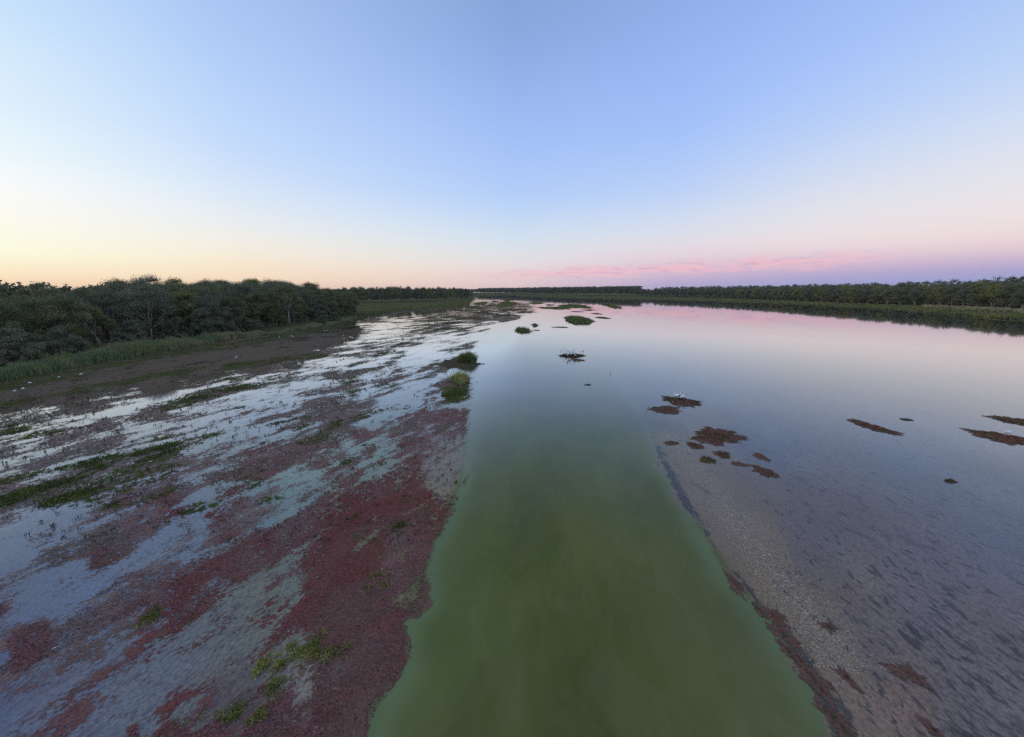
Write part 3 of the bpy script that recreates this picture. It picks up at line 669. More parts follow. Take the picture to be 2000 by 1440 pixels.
fork_paths = [(pth((0, 0, -.3), (.1, 0, 3), (0, 0, 6.0)), [.34, .26, .2]),
              (pth((0, 0, 5.8), (-.6, -.2, 8.0), (-.9, -.3, 10.2), (-1.6, -.2, 12.2)), [.18, .14, .10, .05]),
              (pth((0, 0, 6.0), (.7, -.2, 7.8), (1.5, -.3, 10.0), (2.4, -.3, 11.8)), [.17, .13, .09, .04]),
              (pth((-.6, -.2, 8.0), (.1, -.4, 9.8), (.5, -.4, 11.6)), [.10, .08, .04]),
              (pth((.7, -.2, 7.8), (1.9, 0, 8.6), (3.0, .1, 9.4)), [.09, .07, .03]),
              (pth((-.9, -.3, 10.2), (-2.2, 0, 11.0), (-3.0, 0, 12.2)), [.08, .05, .03])]
fcs = np.array([(-3.0, .2, 12.6), (-1.6, 0, 13.4), (.2, .4, 14.0), (1.8, .2, 13.2), (3.0, .3, 11.6), (3.6, .6, 9.8), (-3.6, .8, 10.6), (0, 1.6, 12.4), (2, 1.8, 10.4), (-2.4, 1.9, 10.0), (-3.4, 1.4, 7.8), (3.0, 1.6, 7.4), (0, 2.4, 9.2)])
fork_gum = build_tree(78, 14.5, 4.4, 6, 0, 470, .30, 'leaf_gum', 'bark_pale', path=fork_paths, centres=fcs, crf=.34)

placed = []
def ok(x, y, d, clear=True):
    u, v = P(x, y)
    if clear and ((138 < u < 218 and v > 680) or (545 < u < 592 and v > 643)): return False
    for a, b, c in placed:
        if (a - x) ** 2 + (b - y) ** 2 < ((c + d) / 2) ** 2: return False
    placed.append((x, y, d)); return True
def at(u, v): return G(u, v)
x, y = at(200, 679); ok(x, y, 7)
plant(lean_gum, 'gum_tree', x, y, 1.0, 0, 'leaning gum tree with pale bare forked trunk above the reeds on the left bank')
x, y = at(566, 642); ok(x, y, 5)
plant(fork_gum, 'gum_tree', x, y, 1.05, .2, 'upright gum with pale Y forked trunk near the right end of the left wood')
BUSH = [(132, 704, 1.0, 'wide grey-green bush in front of and left of the leaning pale gum'),
        (28, 722, 1.15, 'large bush behind the reeds at the left edge of the photograph'),
        (84, 700, .75, 'dark low bush between the large left edge bush and the wide grey bush'),
        (258, 676, .98, 'rounded grey bush standing right of the leaning pale gum'),
        (312, 666, .72, 'small rounded willow bush on a thin trunk right of the rounded grey bush'),
        (232, 684, .42, 'low dark bush just right of the foot of the leaning pale gum'),
        (398, 662, .95, 'tall grey willow with drooping foliage behind the middle of the reed belt'),
        (452, 656, .6, 'low bush at the right end of the long reed belt'),
        (350, 664, .7, 'dark bush between the thin trunked willow and the tall grey willow'),
        (505, 650, .62, 'low grey bush behind the short reed patch'),
        (628, 635, .62, 'small bush left of the corner of the left wood'),
        (655, 630, .7, 'bush at the corner where the left wood ends')]
for i, (u, v, s, lb) in enumerate(BUSH):
    x, y = at(u, v); ok(x, y, 4 * s, False)
    plant(bushes[i % 3], 'willow_bush', x, y, s, i * 1.3, lb, 'bush', 'bushes along the edge of the left wood', sz=s * (1.35 if 'tall' in lb else 1))
# front row of the left wood, one by one from left to right
front = []
yy = 52.0
while yy < 250:
    xx = -91 - 3 * random.random() - (6 if yy < 85 else 0) - (5 if 95 < yy < 120 else 0) + (2 if yy > 190 else 0)
    front.append((xx, yy)); yy += 5.6 + 2.6 * random.random()
ordn = ['first', 'second', 'third', 'fourth', 'fifth', 'sixth', 'seventh', 'eighth', 'ninth', 'tenth', 'eleventh', 'twelfth', 'thirteenth', 'fourteenth', 'fifteenth', 'sixteenth', 'seventeenth', 'eighteenth', 'nineteenth', 'twentieth']
n_r = n_l = n_f = 0
xl, yl = at(200, 679); xf, yf = at(566, 642)
for i, (x, y) in enumerate(front):
    if not ok(x, y, 4.0): continue
    hh = 9.5 + 2.5 * random.random() + (3.2 if y > 125 else 0) + (1.0 if y > 190 else 0) - (1.8 if y < 95 else 0)
    p = edge_gums[i % 3] if i % 4 else near_gums[i % 5]
    u_, v_ = P(x, y)
    if u_ < -70: lb = 'dense gum just beyond the left edge of the photograph'
    elif y > yf: n_f += 1; lb = 'front gum of the left wood, %s right of the Y forked trunk' % ordn[n_f - 1]
    elif y > yl: n_r += 1; lb = 'front gum of the left wood, %s right of the leaning pale trunk' % ordn[n_r - 1]
    else: n_l += 1; lb = 'dark gum rising behind the bushes, %s from the left edge of the photograph' % ordn[n_l - 1]
    s = hh / 15
    plant(p, 'gum_tree', x, y, s * (1.0 + .1 * random.random()), random.random() * 6.3, lb, 'tree', 'gum trees in the front row of the left wood', sz=s)
# deeper rows
cnt = 0
for rowi, (x0, dy) in enumerate([(-99, 7.5), (-107, 8), (-116, 8.5), (-126, 9.5), (-138, 11), (-152, 13)]):
    y = 45 + 3 * rowi
    while y < 262 + rowi * 4:
        x = x0 + 4 * (random.random() - .5)
        if ok(x, y, 5.2):
            u_, v_ = P(x, y)
            vt = np.interp(u_, [-400, 0, 120, 200, 260, 350, 430, 500, 560, 600, 660, 690], [562, 561, 558, 555, 553, 546, 550, 548, 551, 556, 562, 566])
            sky_h = 14 + (y * cp + 2.5) * (568 - vt) / 839
            hh = sky_h * (.77 + .05 * min(rowi, 3) + .21 * random.random() ** 1.6 - .05 * (u_ < 150))
            if rowi > 1 and random.random() < (.3 if y < 130 else .12): p, hh = flat_gums[cnt % 2], hh * (.93 if y < 90 else 1.02)
            else: p = near_gums[cnt % 5]
            s = hh / p.h
            where = 'nearer half' if y < 140 else 'farther half'
            plant(p, 'gum_tree', x, y, s * (1.0 + .15 * random.random()), random.random() * 6.3,
                  'gum crown %s rows behind the front of the left wood, in its %s' % (('one', 'two', 'three', 'four', 'five', 'six')[rowi], where), 'tree', 'gum trees deep in the left wood, row %d, %s' % (rowi + 2, where), sz=s)
            cnt += 1
        y += dy * (.8 + .4 * random.random())
# second wood farther up the left shore
e2 = [at(690, 592.5), at(760, 591.5), at(830, 590), at(870, 587.5), at(905, 583.5)]
n_far = 0
for rowi in range(2):
    for k in range(17):
        tt = k / 16 * 4; i0 = min(int(tt), 3); q = e2[i0] + (e2[i0 + 1] - e2[i0]) * (tt - i0)
        x = q[0] - rowi * 11 + 3 * (random.random() - .5) - 1; y = q[1] + rowi * 12 + 4 * (random.random() - .5)
        hh = 16.8 + 2.2 * random.random() + rowi
        s = hh / 18; n_far += 1
        lb = 'dark gum in the front of the second wood, far up the left shore' if rowi == 0 else 'dark gum behind the front trees of the second wood up the left shore'
        plant(far_gums[(k + rowi) % 4], 'gum_tree', x, y, s * .8, random.random() * 6.3, lb, 'tree', 'gum trees of the far left wood, %s row' % ('front' if rowi == 0 else 'back'), sz=s)
# right hand wood
RE = [at(1240, 579.3), at(1300, 580.2), at(1400, 582.6), at(1500, 586), at(1600, 590), at(1700, 593.8), at(1800, 597), at(1900, 601), at(2000, 605), at(2080, 609)]
RE = np.array(RE); seg = np.hypot(*np.diff(RE, axis=0).T); cum = np.concatenate([[0], np.cumsum(seg)])
n_r = 0
rest_right = []
for rowi in range(6):
    sdist = 2.0 * rowi
    while sdist < cum[-1]:
        x = np.interp(sdist, cum, RE[:, 0]) + rowi * 13 + 5 * (random.random() - .5); y = np.interp(sdist, cum, RE[:, 1]) + rowi * 3
        hh = (15.2 + 2.6 * random.random()) + (1.7 + .3 * (y < 500)) * rowi + (1.5 if y < 420 else 0)
        s = hh / 18
        if rowi < 3 and n_r < 118 and y < 760:
            n_r += 1
            rw = ('front row', 'second row', 'third row')[rowi]
            hf = 'nearer part' if y < 480 else 'farther part'
            plant(far_gums[n_r % 4], 'gum_tree', x, y, s * (1.0 + .12 * random.random()), random.random() * 6.3, 'rounded gum in the %s of the long right bank wood, in its %s' % (rw, hf), 'tree', 'gum trees of the right bank wood, %s, %s' % (rw, hf), sz=s)
        else: rest_right.append((x, y, hh))
        sdist += 12.5 * (.8 + .4 * random.random())
# everything too far to tell apart: one woodland
pts = []; szs = []; tr_parts = []
def far_tree(x, y, h, R, n):
    nc = 9; c = []
    for i in range(nc):
        a = i * 2.4 + random.random(); q = math.sqrt((i + .5) / nc)
        c.append((x + R * .8 * q * math.cos(a), y + R * .8 * q * math.sin(a), h * (.88 - .38 * q * q) * (1 if random.random() < .65 else .55)))
    for cc in c:
        n_ = n * 2; m = n_ // nc; pts.append(clump_pts(cc, R * .50, m)); szs.append(np.full(m, R * 8.5 / n_ ** .5 * .55))
for x, y, h in rest_right: far_tree(x, y, h, 7.5, 330 if y < 600 else 200)
def edge_rows(line, rows, gap, dx, dy, h0, h1, R, n):
    line = np.array(line); sg = np.hypot(*np.diff(line, axis=0).T); cm_ = np.concatenate([[0], np.cumsum(sg)])
    for k in range(rows):
        sdist = 0
        while sdist < cm_[-1]:
            x = np.interp(sdist, cm_, line[:, 0]) + dx * k; y = np.interp(sdist, cm_, line[:, 1]) + dy * k
            far_tree(x + 8 * random.random(), y + 8 * random.random(), h0 + (h1 - h0) * random.random() + k * .8, R, n); sdist += gap * (.7 + .6 * random.random())
edge_rows([(-150, 1900), (0, 1750), (110, 1420), (210, 1250), tuple(RE[0])], 3, 8, 14, 20, 24, 26.5, 9.5, 130)
edge_rows([(-1900, 2500), (-900, 2350), (-150, 2300), (200, 2200), (700, 2300)], 2, 10, 6, 25, 21, 23.5, 11, 90)
edge_rows([tuple(e2[4]), (-110, 1000), (-140, 1400), (-200, 2000)], 2, 11, -14, 10, 15, 18, 7.5, 110)
edge_rows([(-420, 470), (-300, 490), tuple(e2[0])], 2, 12, 0, 14, 15, 18, 7, 150)
edge_rows([(RE[-1][0] + 10, RE[-1][1]), (420, 120), (430, -40)], 3, 13, 13, 4, 17, 22, 7.5, 150)
edge_rows([(-165, 20), (-170, 140), (-190, 300), (-230, 480)], 3, 12, -14, 3, 15, 17.5, 6, 150)
edge_rows([(-98, -50), (-100, 40)], 4, 9, -12, 2, 12, 15, 5, 200)
pts = np.concatenate(pts); szs = np.concatenate(szs)
me = leaves(pts[:, :3], szs * (.7 + .6 * rng.random(len(pts))), szs * .6 * (.7 + .6 * rng.random(len(pts))), .3, 'distant_woodland', pts[:, 3:])
o = link('distant_woodland', me, M['leaf_far'])
tag(o, 'dark unbroken gum forest running along the far horizon behind both banks', 'woodland', kind='stuff')

# ------------------------------------------------------------------ reeds and bank grass
def along(line_px, n, depth, jitter=1.0):
    w_ = np.array(gl(line_px)); sg = np.hypot(*np.diff(w_, axis=0).T); cm_ = np.concatenate([[0], np.cumsum(sg)])
    s = rng.random(n) * cm_[-1]; x = np.interp(s, cm_, w_[:, 0]); y = np.interp(s, cm_, w_[:, 1])
    off = rng.random(n) * depth
    ed = .5 * fbm(x * 0, y, 77, 3, 3, 1)
    return x - off + ed * jitter * (rng.random(n)), y, off, s
def reed_bed(name, line, n, depth, hmin, hmax, lb, tan=.25, wd=.05):
    x, y, off, s = along(line, n, depth)
    h = (hmin + (hmax - hmin) * rng.random(n)) * (1 + .22 * fbm(x, y, 88, 5, 3, 1)) * np.clip(.55 + off / 1.5, .5, 1)
    z = np.full(n, .02) + np.clip(off * .05, 0, .25)
    root = empty(name, (float(x.mean()), float(y.mean()), 0))
    root['kind'] = 'stuff'; tag(root, lb, 'reeds')
    pos = np.stack([x - x.mean(), y - y.mean(), z], -1)
    tn = rng.random(n) < tan * (1 + fbm(x, y, 99, 8, 2, 1))
    link('leaf_blades', blades(pos[~tn], h[~tn], np.full((~tn).sum(), wd), .22), M['reed'], root)
    link('dry_stems', blades(pos[tn], h[tn] * 1.02, np.full(tn.sum(), wd * .8), .15), M['reed_tan'], root)
    return root
reed_bed('reed_bed', [(-120, 770), (0, 747), (120, 724), (250, 701), (330, 686)], 30000, 5.5, 1.3, 2.1, 'long belt of green reeds along the water at the foot of the left wood', .12, .055)
reed_bed('reed_bed', [(320, 688), (400, 673), (474, 659)], 13000, 4.5, 1.2, 1.9, 'greyer reeds with pale seed heads at the far end of the long reed belt', .4, .06)
reed_bed('reed_bed', [(484, 661), (502, 658), (524, 653)], 5000, 3.5, 1.2, 1.8, 'short rounded patch of pale reeds just past the end of the long belt', .45, .06)
reed_bed('reed_bed', [(536, 655), (584, 645)], 4500, 3.0, .6, 1.0, 'low strip of green sedge at the foot of the pale Y forked gum', .3, .08)
reed_bed('reed_bed', [(590, 646), (634, 636)], 4500, 3.2, .9, 1.5, 'pale sedge strip left of the corner of the left wood', .4, .08)
reed_bed('reed_bed', [(640, 637), (700, 620)], 5000, 5, .4, .8, 'low rough grass round the corner of the left wood', .2, .1)
# undergrowth below the left wood
n = 9000
y = rng.random(n) * 215 + 45; x = -84 - rng.random(n) ** .8 * 16
me = leaves(np.stack([x, y, .2 + rng.random(n) ** 1.3 * 1.8 + .2], -1), .5 * (.6 + rng.random(n)), .25 * (.6 + rng.random(n)), .2, 'undergrowth')
tag(link('undergrowth', me, M['leaf_gum']), 'dark tangled undergrowth beneath the trees of the left wood', 'undergrowth', kind='stuff')

def in_poly_pts(poly, n):
    poly = np.array(poly); lo = poly.min(0); hi = poly.max(0); out = []
    tot = 0
    while tot < n:
        p = lo + rng.random((n, 2)) * (hi - lo); p = p[sdf_poly(p[:, 0], p[:, 1], poly) > 0]; out.append(p); tot += len(p)
    return np.concatenate(out)[:n]
n = 9000
s_ = rng.random(n) * cum[-1]
x = np.interp(s_, cum, RE[:, 0]) + 1 + rng.random(n) * 22; y = np.interp(s_, cum, RE[:, 1])
me = leaves(np.stack([x, y, .3 + rng.random(n) ** 1.4 * 4.2], -1), 1.3 * (.6 + rng.random(n)), .7 * (.6 + rng.random(n)), .2, 'undergrowth')
tag(link('undergrowth', me, M['leaf_far']), 'shadowy low scrub between the trunks of the right bank wood', 'undergrowth', kind='stuff')
# green flats on the right bank: grass clumps between the water and the trees
def flat_grass(name, poly_px, n, h, wd, mat, lb, per=5, patch=0):
    pp = in_poly_pts(poly_px, n * 2); w_ = np.array([G(a, b) for a, b in pp])
    nn = fbm(w_[:, 0], w_[:, 1], 500, 25, 3, 1); w_ = w_[nn > patch][:n]
    d = np.hypot(w_[:, 0], w_[:, 1])
    q = np.repeat(w_, per, 0) + rng.normal(size=(len(w_) * per, 2)) * np.repeat(d * .0012, per)[:, None]
    m = len(q); hv = h * (.5 + rng.random(m)) * np.repeat(.7 + .5 * rng.random(len(w_)), per)
    me = blades(np.concatenate([q, np.full((m, 1), .05)], 1), hv, np.repeat(d * wd, per), .5)
    o = link(name, me, mat); tag(o, lb, 'grass', kind='stuff'); return o
flat_grass('bank_grass', [(1000, 579), (1100, 580), (1200, 579), (1300, 580.5), (1400, 583.5), (1500, 587), (1600, 591), (1800, 600), (1900, 603), (2000, 607), (2080, 610), (2080, 632), (2000, 626), (1900, 617.5), (1800, 609), (1700, 602.5), (1600, 597), (1500, 592.5), (1400, 589), (1300, 586.5), (1200, 585), (1100, 582.5)],
           9000, .9, .0016, M['grass'], 'yellow-green grass and sedge on the flat between the right wood and the water', 5, -.4)
flat_grass('bank_grass', [(700, 594), (900, 588), (935, 583), (915, 592), (880, 602), (800, 606), (745, 610), (705, 622)], 3500, .45, .0014, M['grass'], 'low green grass on the flat beyond the corner of the left wood', 5, -1)
flat_grass('pale_reeds', [(1805, 599), (1900, 603.5), (2000, 609), (2080, 613), (2080, 619), (2000, 614), (1900, 607), (1805, 601.5)], 2600, 1.6, .0014, M['reed_tan'], 'pale grey reeds standing in front of the trees at the far right', 4, -.8)

# ------------------------------------------------------------------ islets
def islet(name, u, v, ru, rv, lb, cat, mat_c, grass=None, gh=.3, gn=400, gcore=.9, mound=.1, group=None, seed=0, skew=0.0, wd=.0011, gcen=(0, 0), grad=1.0, ragged=.28):
    c = G(u, v); top = G(u, v - rv); bot = G(u, v + rv)
    zf = c[1] * cp + CAM_H * sp
    rx = ru * zf / FPX; ry = abs(top[1] - bot[1]) / 2; cy = (top[1] + bot[1]) / 2
    root = empty(name, (c[0], cy, 0)); tag(root, lb, cat, group)
    r = np.random.default_rng(seed + 5); na, nr = 120, 9
    a = np.arange(na) / na * 2 * PI
    prof = 1 + ragged * (.5 * np.sin(2 * a + r.random() * 6) + .4 * np.sin(3 * a + r.random() * 6) + .35 * np.sin(7 * a + r.random() * 6) + .3 * np.sin(13 * a + r.random() * 6) + .5 * (r.random(na) - .5))
    co = [(0, 0, mound)]; 
    fld = [1.0]
    for j in range(1, nr + 1):
        q = j / nr * 1.3
        for i in range(na):
            pr = 1 + (prof[i] - 1) * q
            xx = rx * q * pr * math.cos(a[i]); yy_ = ry * q * pr * math.sin(a[i])
            co.append((xx + skew * yy_, yy_, mound * max(1 - q ** 2, 0) + .012 + .02 * max(1 - q, 0) * r.random())); fld.append((1.0 - q) * 1.9)
    f = [[0, 1 + i, 1 + (i + 1) % na] for i in range(na)]
    for j in range(nr - 1):
        b0 = 1 + j * na; b1 = b0 + na
        f += [[b0 + i, b1 + i, b1 + (i + 1) % na, b0 + (i + 1) % na] for i in range(na)]
    me = mesh_mixed('weed_bed', [(co, f)]); attr_f(me, 'field', fld)
    link('weed_bed', me, mat_c, root, smooth=True)
    if grass:
        m = gn; aa = r.random(m) * 2 * PI; q = np.sqrt(r.random(m)) * gcore
        pr = np.interp(aa, a, prof)
        x = rx * (q * pr * np.cos(aa) * grad + gcen[0]); yv = ry * (q * pr * np.sin(aa) * grad + gcen[1]); x = x + skew * yv
        cl_ = fbm(x * 8 / rx, yv * 8 / rx, seed * 7 + 11, 2.0, 3, 1)
        hv = gh * (.40 + .75 * r.random(m)) * (1.08 - .72 * q ** 2) * (1 + .28 * cl_)
        hv = np.maximum(hv, gh * .15)
        kp = (cl_ > -.9) | (q < .45); x, yv, hv, q = x[kp], yv[kp], hv[kp], q[kp]; m = len(x)
        d = math.hypot(c[0], cy)
        gb = link('grass_blades', blades(np.stack([x, yv, np.full(m, .02) + mound * (1 - q ** 2) * .8], -1), hv, np.full(m, max(.03, d * wd)) * (.5 + .8 * r.random(m)), .62), grass, root); gb['kind'] = 'stuff'
    return root
def islet_mat(name, a, b, c3):
    t = NT(name); n1_ = t.noise(t.pos(), 1.6, 6, .7); n2_ = t.noise(t.pos(), 9, 4, .65)
    c = t.mix(t.rng(n1_, .4, .6), a, b); c = t.mix(t.rng(n2_, .5, .62, 0, .7), c, c3)
    b_ = t.bsdf(c, 1.0, .02, t.bump(n2_, .8, .06))
    h = t.noise(t.pos((1, .5, 1), .1), 1.8, 6, .72)
    al = t.rng(t.math('ADD', t.attr('field'), t.math('MULTIPLY', t.math('SUBTRACT', h, .5), 2.6)), -.03, .05, 0, 1, smooth=True)
    tr = t.n('ShaderNodeBsdfTransparent'); mx = t.n('ShaderNodeMixShader')
    t.l(al, mx.inputs[0]); t.l(tr.outputs[0], mx.inputs[1]); t.l(b_, mx.inputs[2])
    return t.done(mx.outputs[0])
IM_red = islet_mat('red brown weed bed', (.19, .095, .075, 1), (.13, .085, .055, 1), (.06, .04, .03, 1))
IM_brown = islet_mat('brown weed bed', (.18, .10, .075, 1), (.12, .09, .05, 1), (.05, .04, .03, 1))
IM_dark = islet_mat('dark weed bed', (.085, .075, .035, 1), (.10, .07, .05, 1), (.03, .028, .02, 1))
IM_green = islet_mat('green weed bed', (.14, .16, .045, 1), (.10, .12, .04, 1), (.07, .045, .04, 1))
gi = 'green reed islets far up the channel'
# two tussocks on the left edge of the channel
islet('tussock_islet', 896, 711, 38, 9, 'rounded green grass tussock on dark mud, the farther of two by the channel', 'tussock', IM_dark, M['tuss'], 1.75, 4500, .8, .10, seed=1, gcen=(.36, .35), grad=.5, wd=.0007)
islet('tussock_islet', 899, 746, 22, 6.5, 'yellow-green grass tussock, the nearer of the two by the channel', 'tussock', IM_dark, M['tuss_y'], 1.25, 4200, .85, .08, seed=2, wd=.0008, grad=.9)
islet('weed_islet', 888, 768, 23, 16, 'bright green weed patch directly in front of the yellow-green tussock', 'weed patch', IM_green, M['weed'], .16, 2600, .95, .05, seed=3, wd=.0009)
# far islets
islet('reed_islet', 991, 594, 21, 4.5, 'long green islet in the middle of the far channel, left of the others', 'islet', IM_green, M['grass'], .9, 1600, 1, .1, gi, 4)
islet('reed_islet', 992, 586.5, 9, 2.0, 'small green islet just beyond the long one in the far channel', 'islet', IM_green, M['grass'], .9, 500, 1, .1, gi, 5)
islet('reed_islet', 1048, 592, 12, 2.2, 'small green islet right of the long one in the far channel', 'islet', IM_green, M['grass'], .8, 600, 1, .1, gi, 6)
islet('reed_islet', 1086, 602, 28, 3.0, 'thin green strip of an islet left of the raised one in the lake', 'islet', IM_green, M['grass'], .5, 1600, 1, .1, gi, 7)
islet('reed_islet', 1124, 598.5, 30, 3.4, 'green islet just beyond the thin strip islet', 'islet', IM_green, M['grass'], .9, 1800, 1, .1, gi, 8)
islet('reed_islet', 1130, 626.5, 26, 6.0, 'domed green islet, the largest mound standing alone in the lake', 'islet', IM_dark, M['tuss'], 1.5, 4200, .95, .25, seed=9, wd=.0008)
islet('weed_islet', 1177, 621, 13, 1.8, 'thin dark weed strip right of the domed green islet', 'weed patch', IM_dark, M['weed'], .3, 300, 1, .08, seed=10)
islet('tussock_islet', 1020, 646, 14, 3.0, 'dark grass tuft reflected in the open water at the head of the channel', 'tussock', IM_dark, M['tuss'], 1.25, 800, 1.0, .12, seed=11, wd=.0009, ragged=.6)
islet('tussock_islet', 1045, 636, 6, 1.6, 'small dark grass tuft up right of the reflected one', 'tussock', IM_dark, M['tuss'], .8, 260, 1.0, .1, seed=12, wd=.0009, ragged=.7)
islet('weed_islet', 1094, 639.5, 14, 1.4, 'thin dark weed raft between the reflected tuft and the domed islet', 'weed patch', IM_dark, None, mound=.08, seed=13)
islet('weed_islet', 1047, 645.5, 7, 1.2, 'little weed raft right beside the reflected tuft', 'weed patch', IM_brown, None, mound=.06, seed=14)
islet('tussock_islet', 1188, 596, 6, 1.8, 'small shrubby islet near the far bank, left one of the pair', 'islet', IM_green, M['tuss'], 1.8, 400, 1, .1, seed=15)
islet('tussock_islet', 1202, 600, 5, 1.6, 'small shrubby islet near the far bank, right one of the pair', 'islet', IM_green, M['tuss'], 1.5, 350, 1, .1, seed=16)
islet('weed_islet', 1127, 609, 10, 1.2, 'low grey weed patch between the green strips and the domed islet', 'weed patch', IM_brown, None, mound=.06, seed=17)
islet('reed_islet', 939, 593, 13, 3.0, 'green islet against the left mudflats at the head of the channel', 'islet', IM_green, M['grass'], .9, 700, 1, .1, gi, 18)
islet('reed_islet', 925, 601, 14, 2.6, 'green patch among the pools of the left mudflats', 'islet', IM_green, M['grass'], .6, 600, 1, .1, gi, 19)
islet('weed_islet', 1117, 695.5, 22, 3.4, 'dark weed islet crowded with white birds in mid lake', 'islet', IM_dark, M['dark_weed'], .35, 1200, 1, .12, seed=20)
islet('weed_islet', 1128, 703.5, 12, 3.2, 'brown shallow patch in front of the bird covered islet', 'weed patch', IM_brown, None, mound=.015, seed=21)
bars = [(960, 597, 16, 1.6), (1004, 605, 20, 1.8), (1026, 610, 16, 1.6), (944, 611, 18, 2.2), (902, 607, 16, 1.8), (978, 616, 24, 2.4), (925, 622, 26, 2.6), (884, 631, 20, 2.2), (868, 643, 16, 2.0), (1008, 586, 8, 1.0), (968, 589, 8, 1.1), (1150, 606, 12, 1.0), (1075, 596, 10, 1.0), (1165, 613, 8, .9)]
for i, (u, v, a, b) in enumerate(bars):
    islet('mud_bar', u, v, a, b, ['low mud bar left of the long green islet at the channel head', 'mud bar just below the long green islet', 'mud bar forming the tip of the dark left spit', 'mud bar among the pools left of the spit', 'small mud bar at the far left pools', 'long dark mud bar along the middle of the left spit', 'widest mud bar of the left spit, nearer the camera', 'mud bar at the near left end of the spit', 'nearest small mud bar below the spit', 'tiny bar right of the smallest far green islet', 'tiny bar left of the smallest far green islet', 'thin weed line right of the green strip islets', 'thin weed line left of the green strip islets', 'tiny weed line between the green islets and the dome'][i],
          'mud bar', [IM_brown, IM_dark][i % 2], [M['weed'], M['grass']][i % 2], .35, 260, .95, .06, 'mud bars at the head of the channel', 120 + i, ragged=.6)
# right hand weed beds
rg = 'low red-brown weed beds on the right hand shallows'
islet('weed_islet', 1331, 785, 34, 8.5, 'dark green and brown weed islet where the pelicans stand', 'islet', IM_brown, M['brown_weed'], .22, 2600, .95, .10, seed=22, skew=-.1)
islet('weed_islet', 1300, 801, 32, 7, 'reddish weed bed just below left of the pelican islet', 'weed patch', IM_red, M['brown_weed'], .12, 900, .9, .04, rg, 23)
islet('weed_islet', 1403, 853, 46, 16, 'largest dark red-brown weed bed right of the channel', 'weed patch', IM_red, M['brown_weed'], .14, 3600, .97, .08, rg, 24, ragged=.34)
islet('weed_islet', 1357, 871, 12, 8, 'small red-brown weed bed below the left end of the largest one', 'weed patch', IM_red, M['brown_weed'], .1, 500, .95, .04, rg, 25, skew=-.1)
islet('weed_islet', 1411, 888, 16, 6.5, 'small brown weed bed straight below the largest one', 'weed patch', IM_red, M['brown_weed'], .1, 500, .95, .04, rg, 26)
islet('weed_islet', 1382, 899, 14, 7.5, 'small weed bed with green rim, lowest of the ones under the largest', 'weed patch', IM_green, M['brown_weed'], .12, 600, .95, .04, rg, 27)
islet('weed_islet', 1444, 907, 14, 5, 'pale reddish weed bed in line with two others running down right', 'weed patch', IM_red, None, mound=.02, group=rg, seed=28)
islet('weed_islet', 1487, 893, 11, 8, 'small reddish weed bed, farthest right of the group under the largest', 'weed patch', IM_red, None, mound=.02, group=rg, seed=29, skew=-.1)
islet('weed_islet', 1494, 922, 15, 14, 'slanting reddish weed streak lowest in the group right of the channel', 'weed patch', IM_red, M['brown_weed'], .08, 500, .95, .03, rg, 30, skew=-.05)
islet('weed_islet', 1312, 866, 14, 4.5, 'small brown weed bed against the right side of the channel', 'weed patch', IM_brown, M['brown_weed'], .08, 300, .95, .03, rg, 31)
islet('weed_islet', 1706, 835, 20, 14, 'long slanting red-brown weed raft in the open right shallows', 'weed patch', IM_red, M['brown_weed'], .14, 1500, .95, .06, rg, 32, skew=-.1)
islet('weed_islet', 1996, 825, 34, 12, 'brown weed bed at the right edge of the photograph, the farther of two', 'weed patch', IM_brown, M['brown_weed'], .14, 2200, .97, .06, rg, 33)
islet('weed_islet', 1972, 858, 42, 17, 'brown weed bed at the right edge with a white bird resting on it', 'weed patch', IM_brown, M['brown_weed'], .14, 3000, .97, .06, rg, 34, skew=-.15)
islet('weed_islet', 1856, 940.5, 10, 2.6, 'tiny dark weed lump alone in the right shallows', 'weed patch', IM_dark, M['brown_weed'], .12, 250, .95, .05, rg, 35)
islet('weed_islet', 1148, 752, 7, 1.6, 'small dark weed lump in the middle of the lake mouth', 'weed patch', IM_dark, None, mound=.04, seed=36)
islet('weed_islet', 1770, 820, 12, 2.2, 'small dark weed clump above right of the slanting raft', 'weed patch', IM_dark, None, group=rg, seed=37)
# red weed fringe along the right edge of the channel
rf = [(1436, 1142, 13, 16), (1484, 1194, 9, 10), (1512, 1204, 20, 16), (1530, 1240, 20, 18), (1540, 1272, 14, 16), (1562, 1288, 9, 14), (1585, 1322, 20, 24), (1608, 1352, 14, 14), (1626, 1400, 20, 22), (1650, 1428, 22, 20), (1618, 1225, 14, 9), (1655, 1325, 14, 16), (1822, 1425, 14, 14), (1776, 1318, 26, 18)]
for i, (u, v, a, b) in enumerate(rf):
    islet('red_weed_raft', u, v, a * .85, b * 1.35, ('dark red raft on the channel edge, %s counted from far to near' % ordn[i]) if i < 10 else ['single red weed raft out on the pale stubble, the farthest of four', 'single red weed raft on the stubble beside the channel fringe', 'single red weed raft at the very bottom right', 'long dark red raft well right of the channel'][i - 10],
          'weed raft', IM_red, None, mound=.02, group='red weed rafts along the right channel edge', seed=60 + i, skew=-.05, ragged=.5)

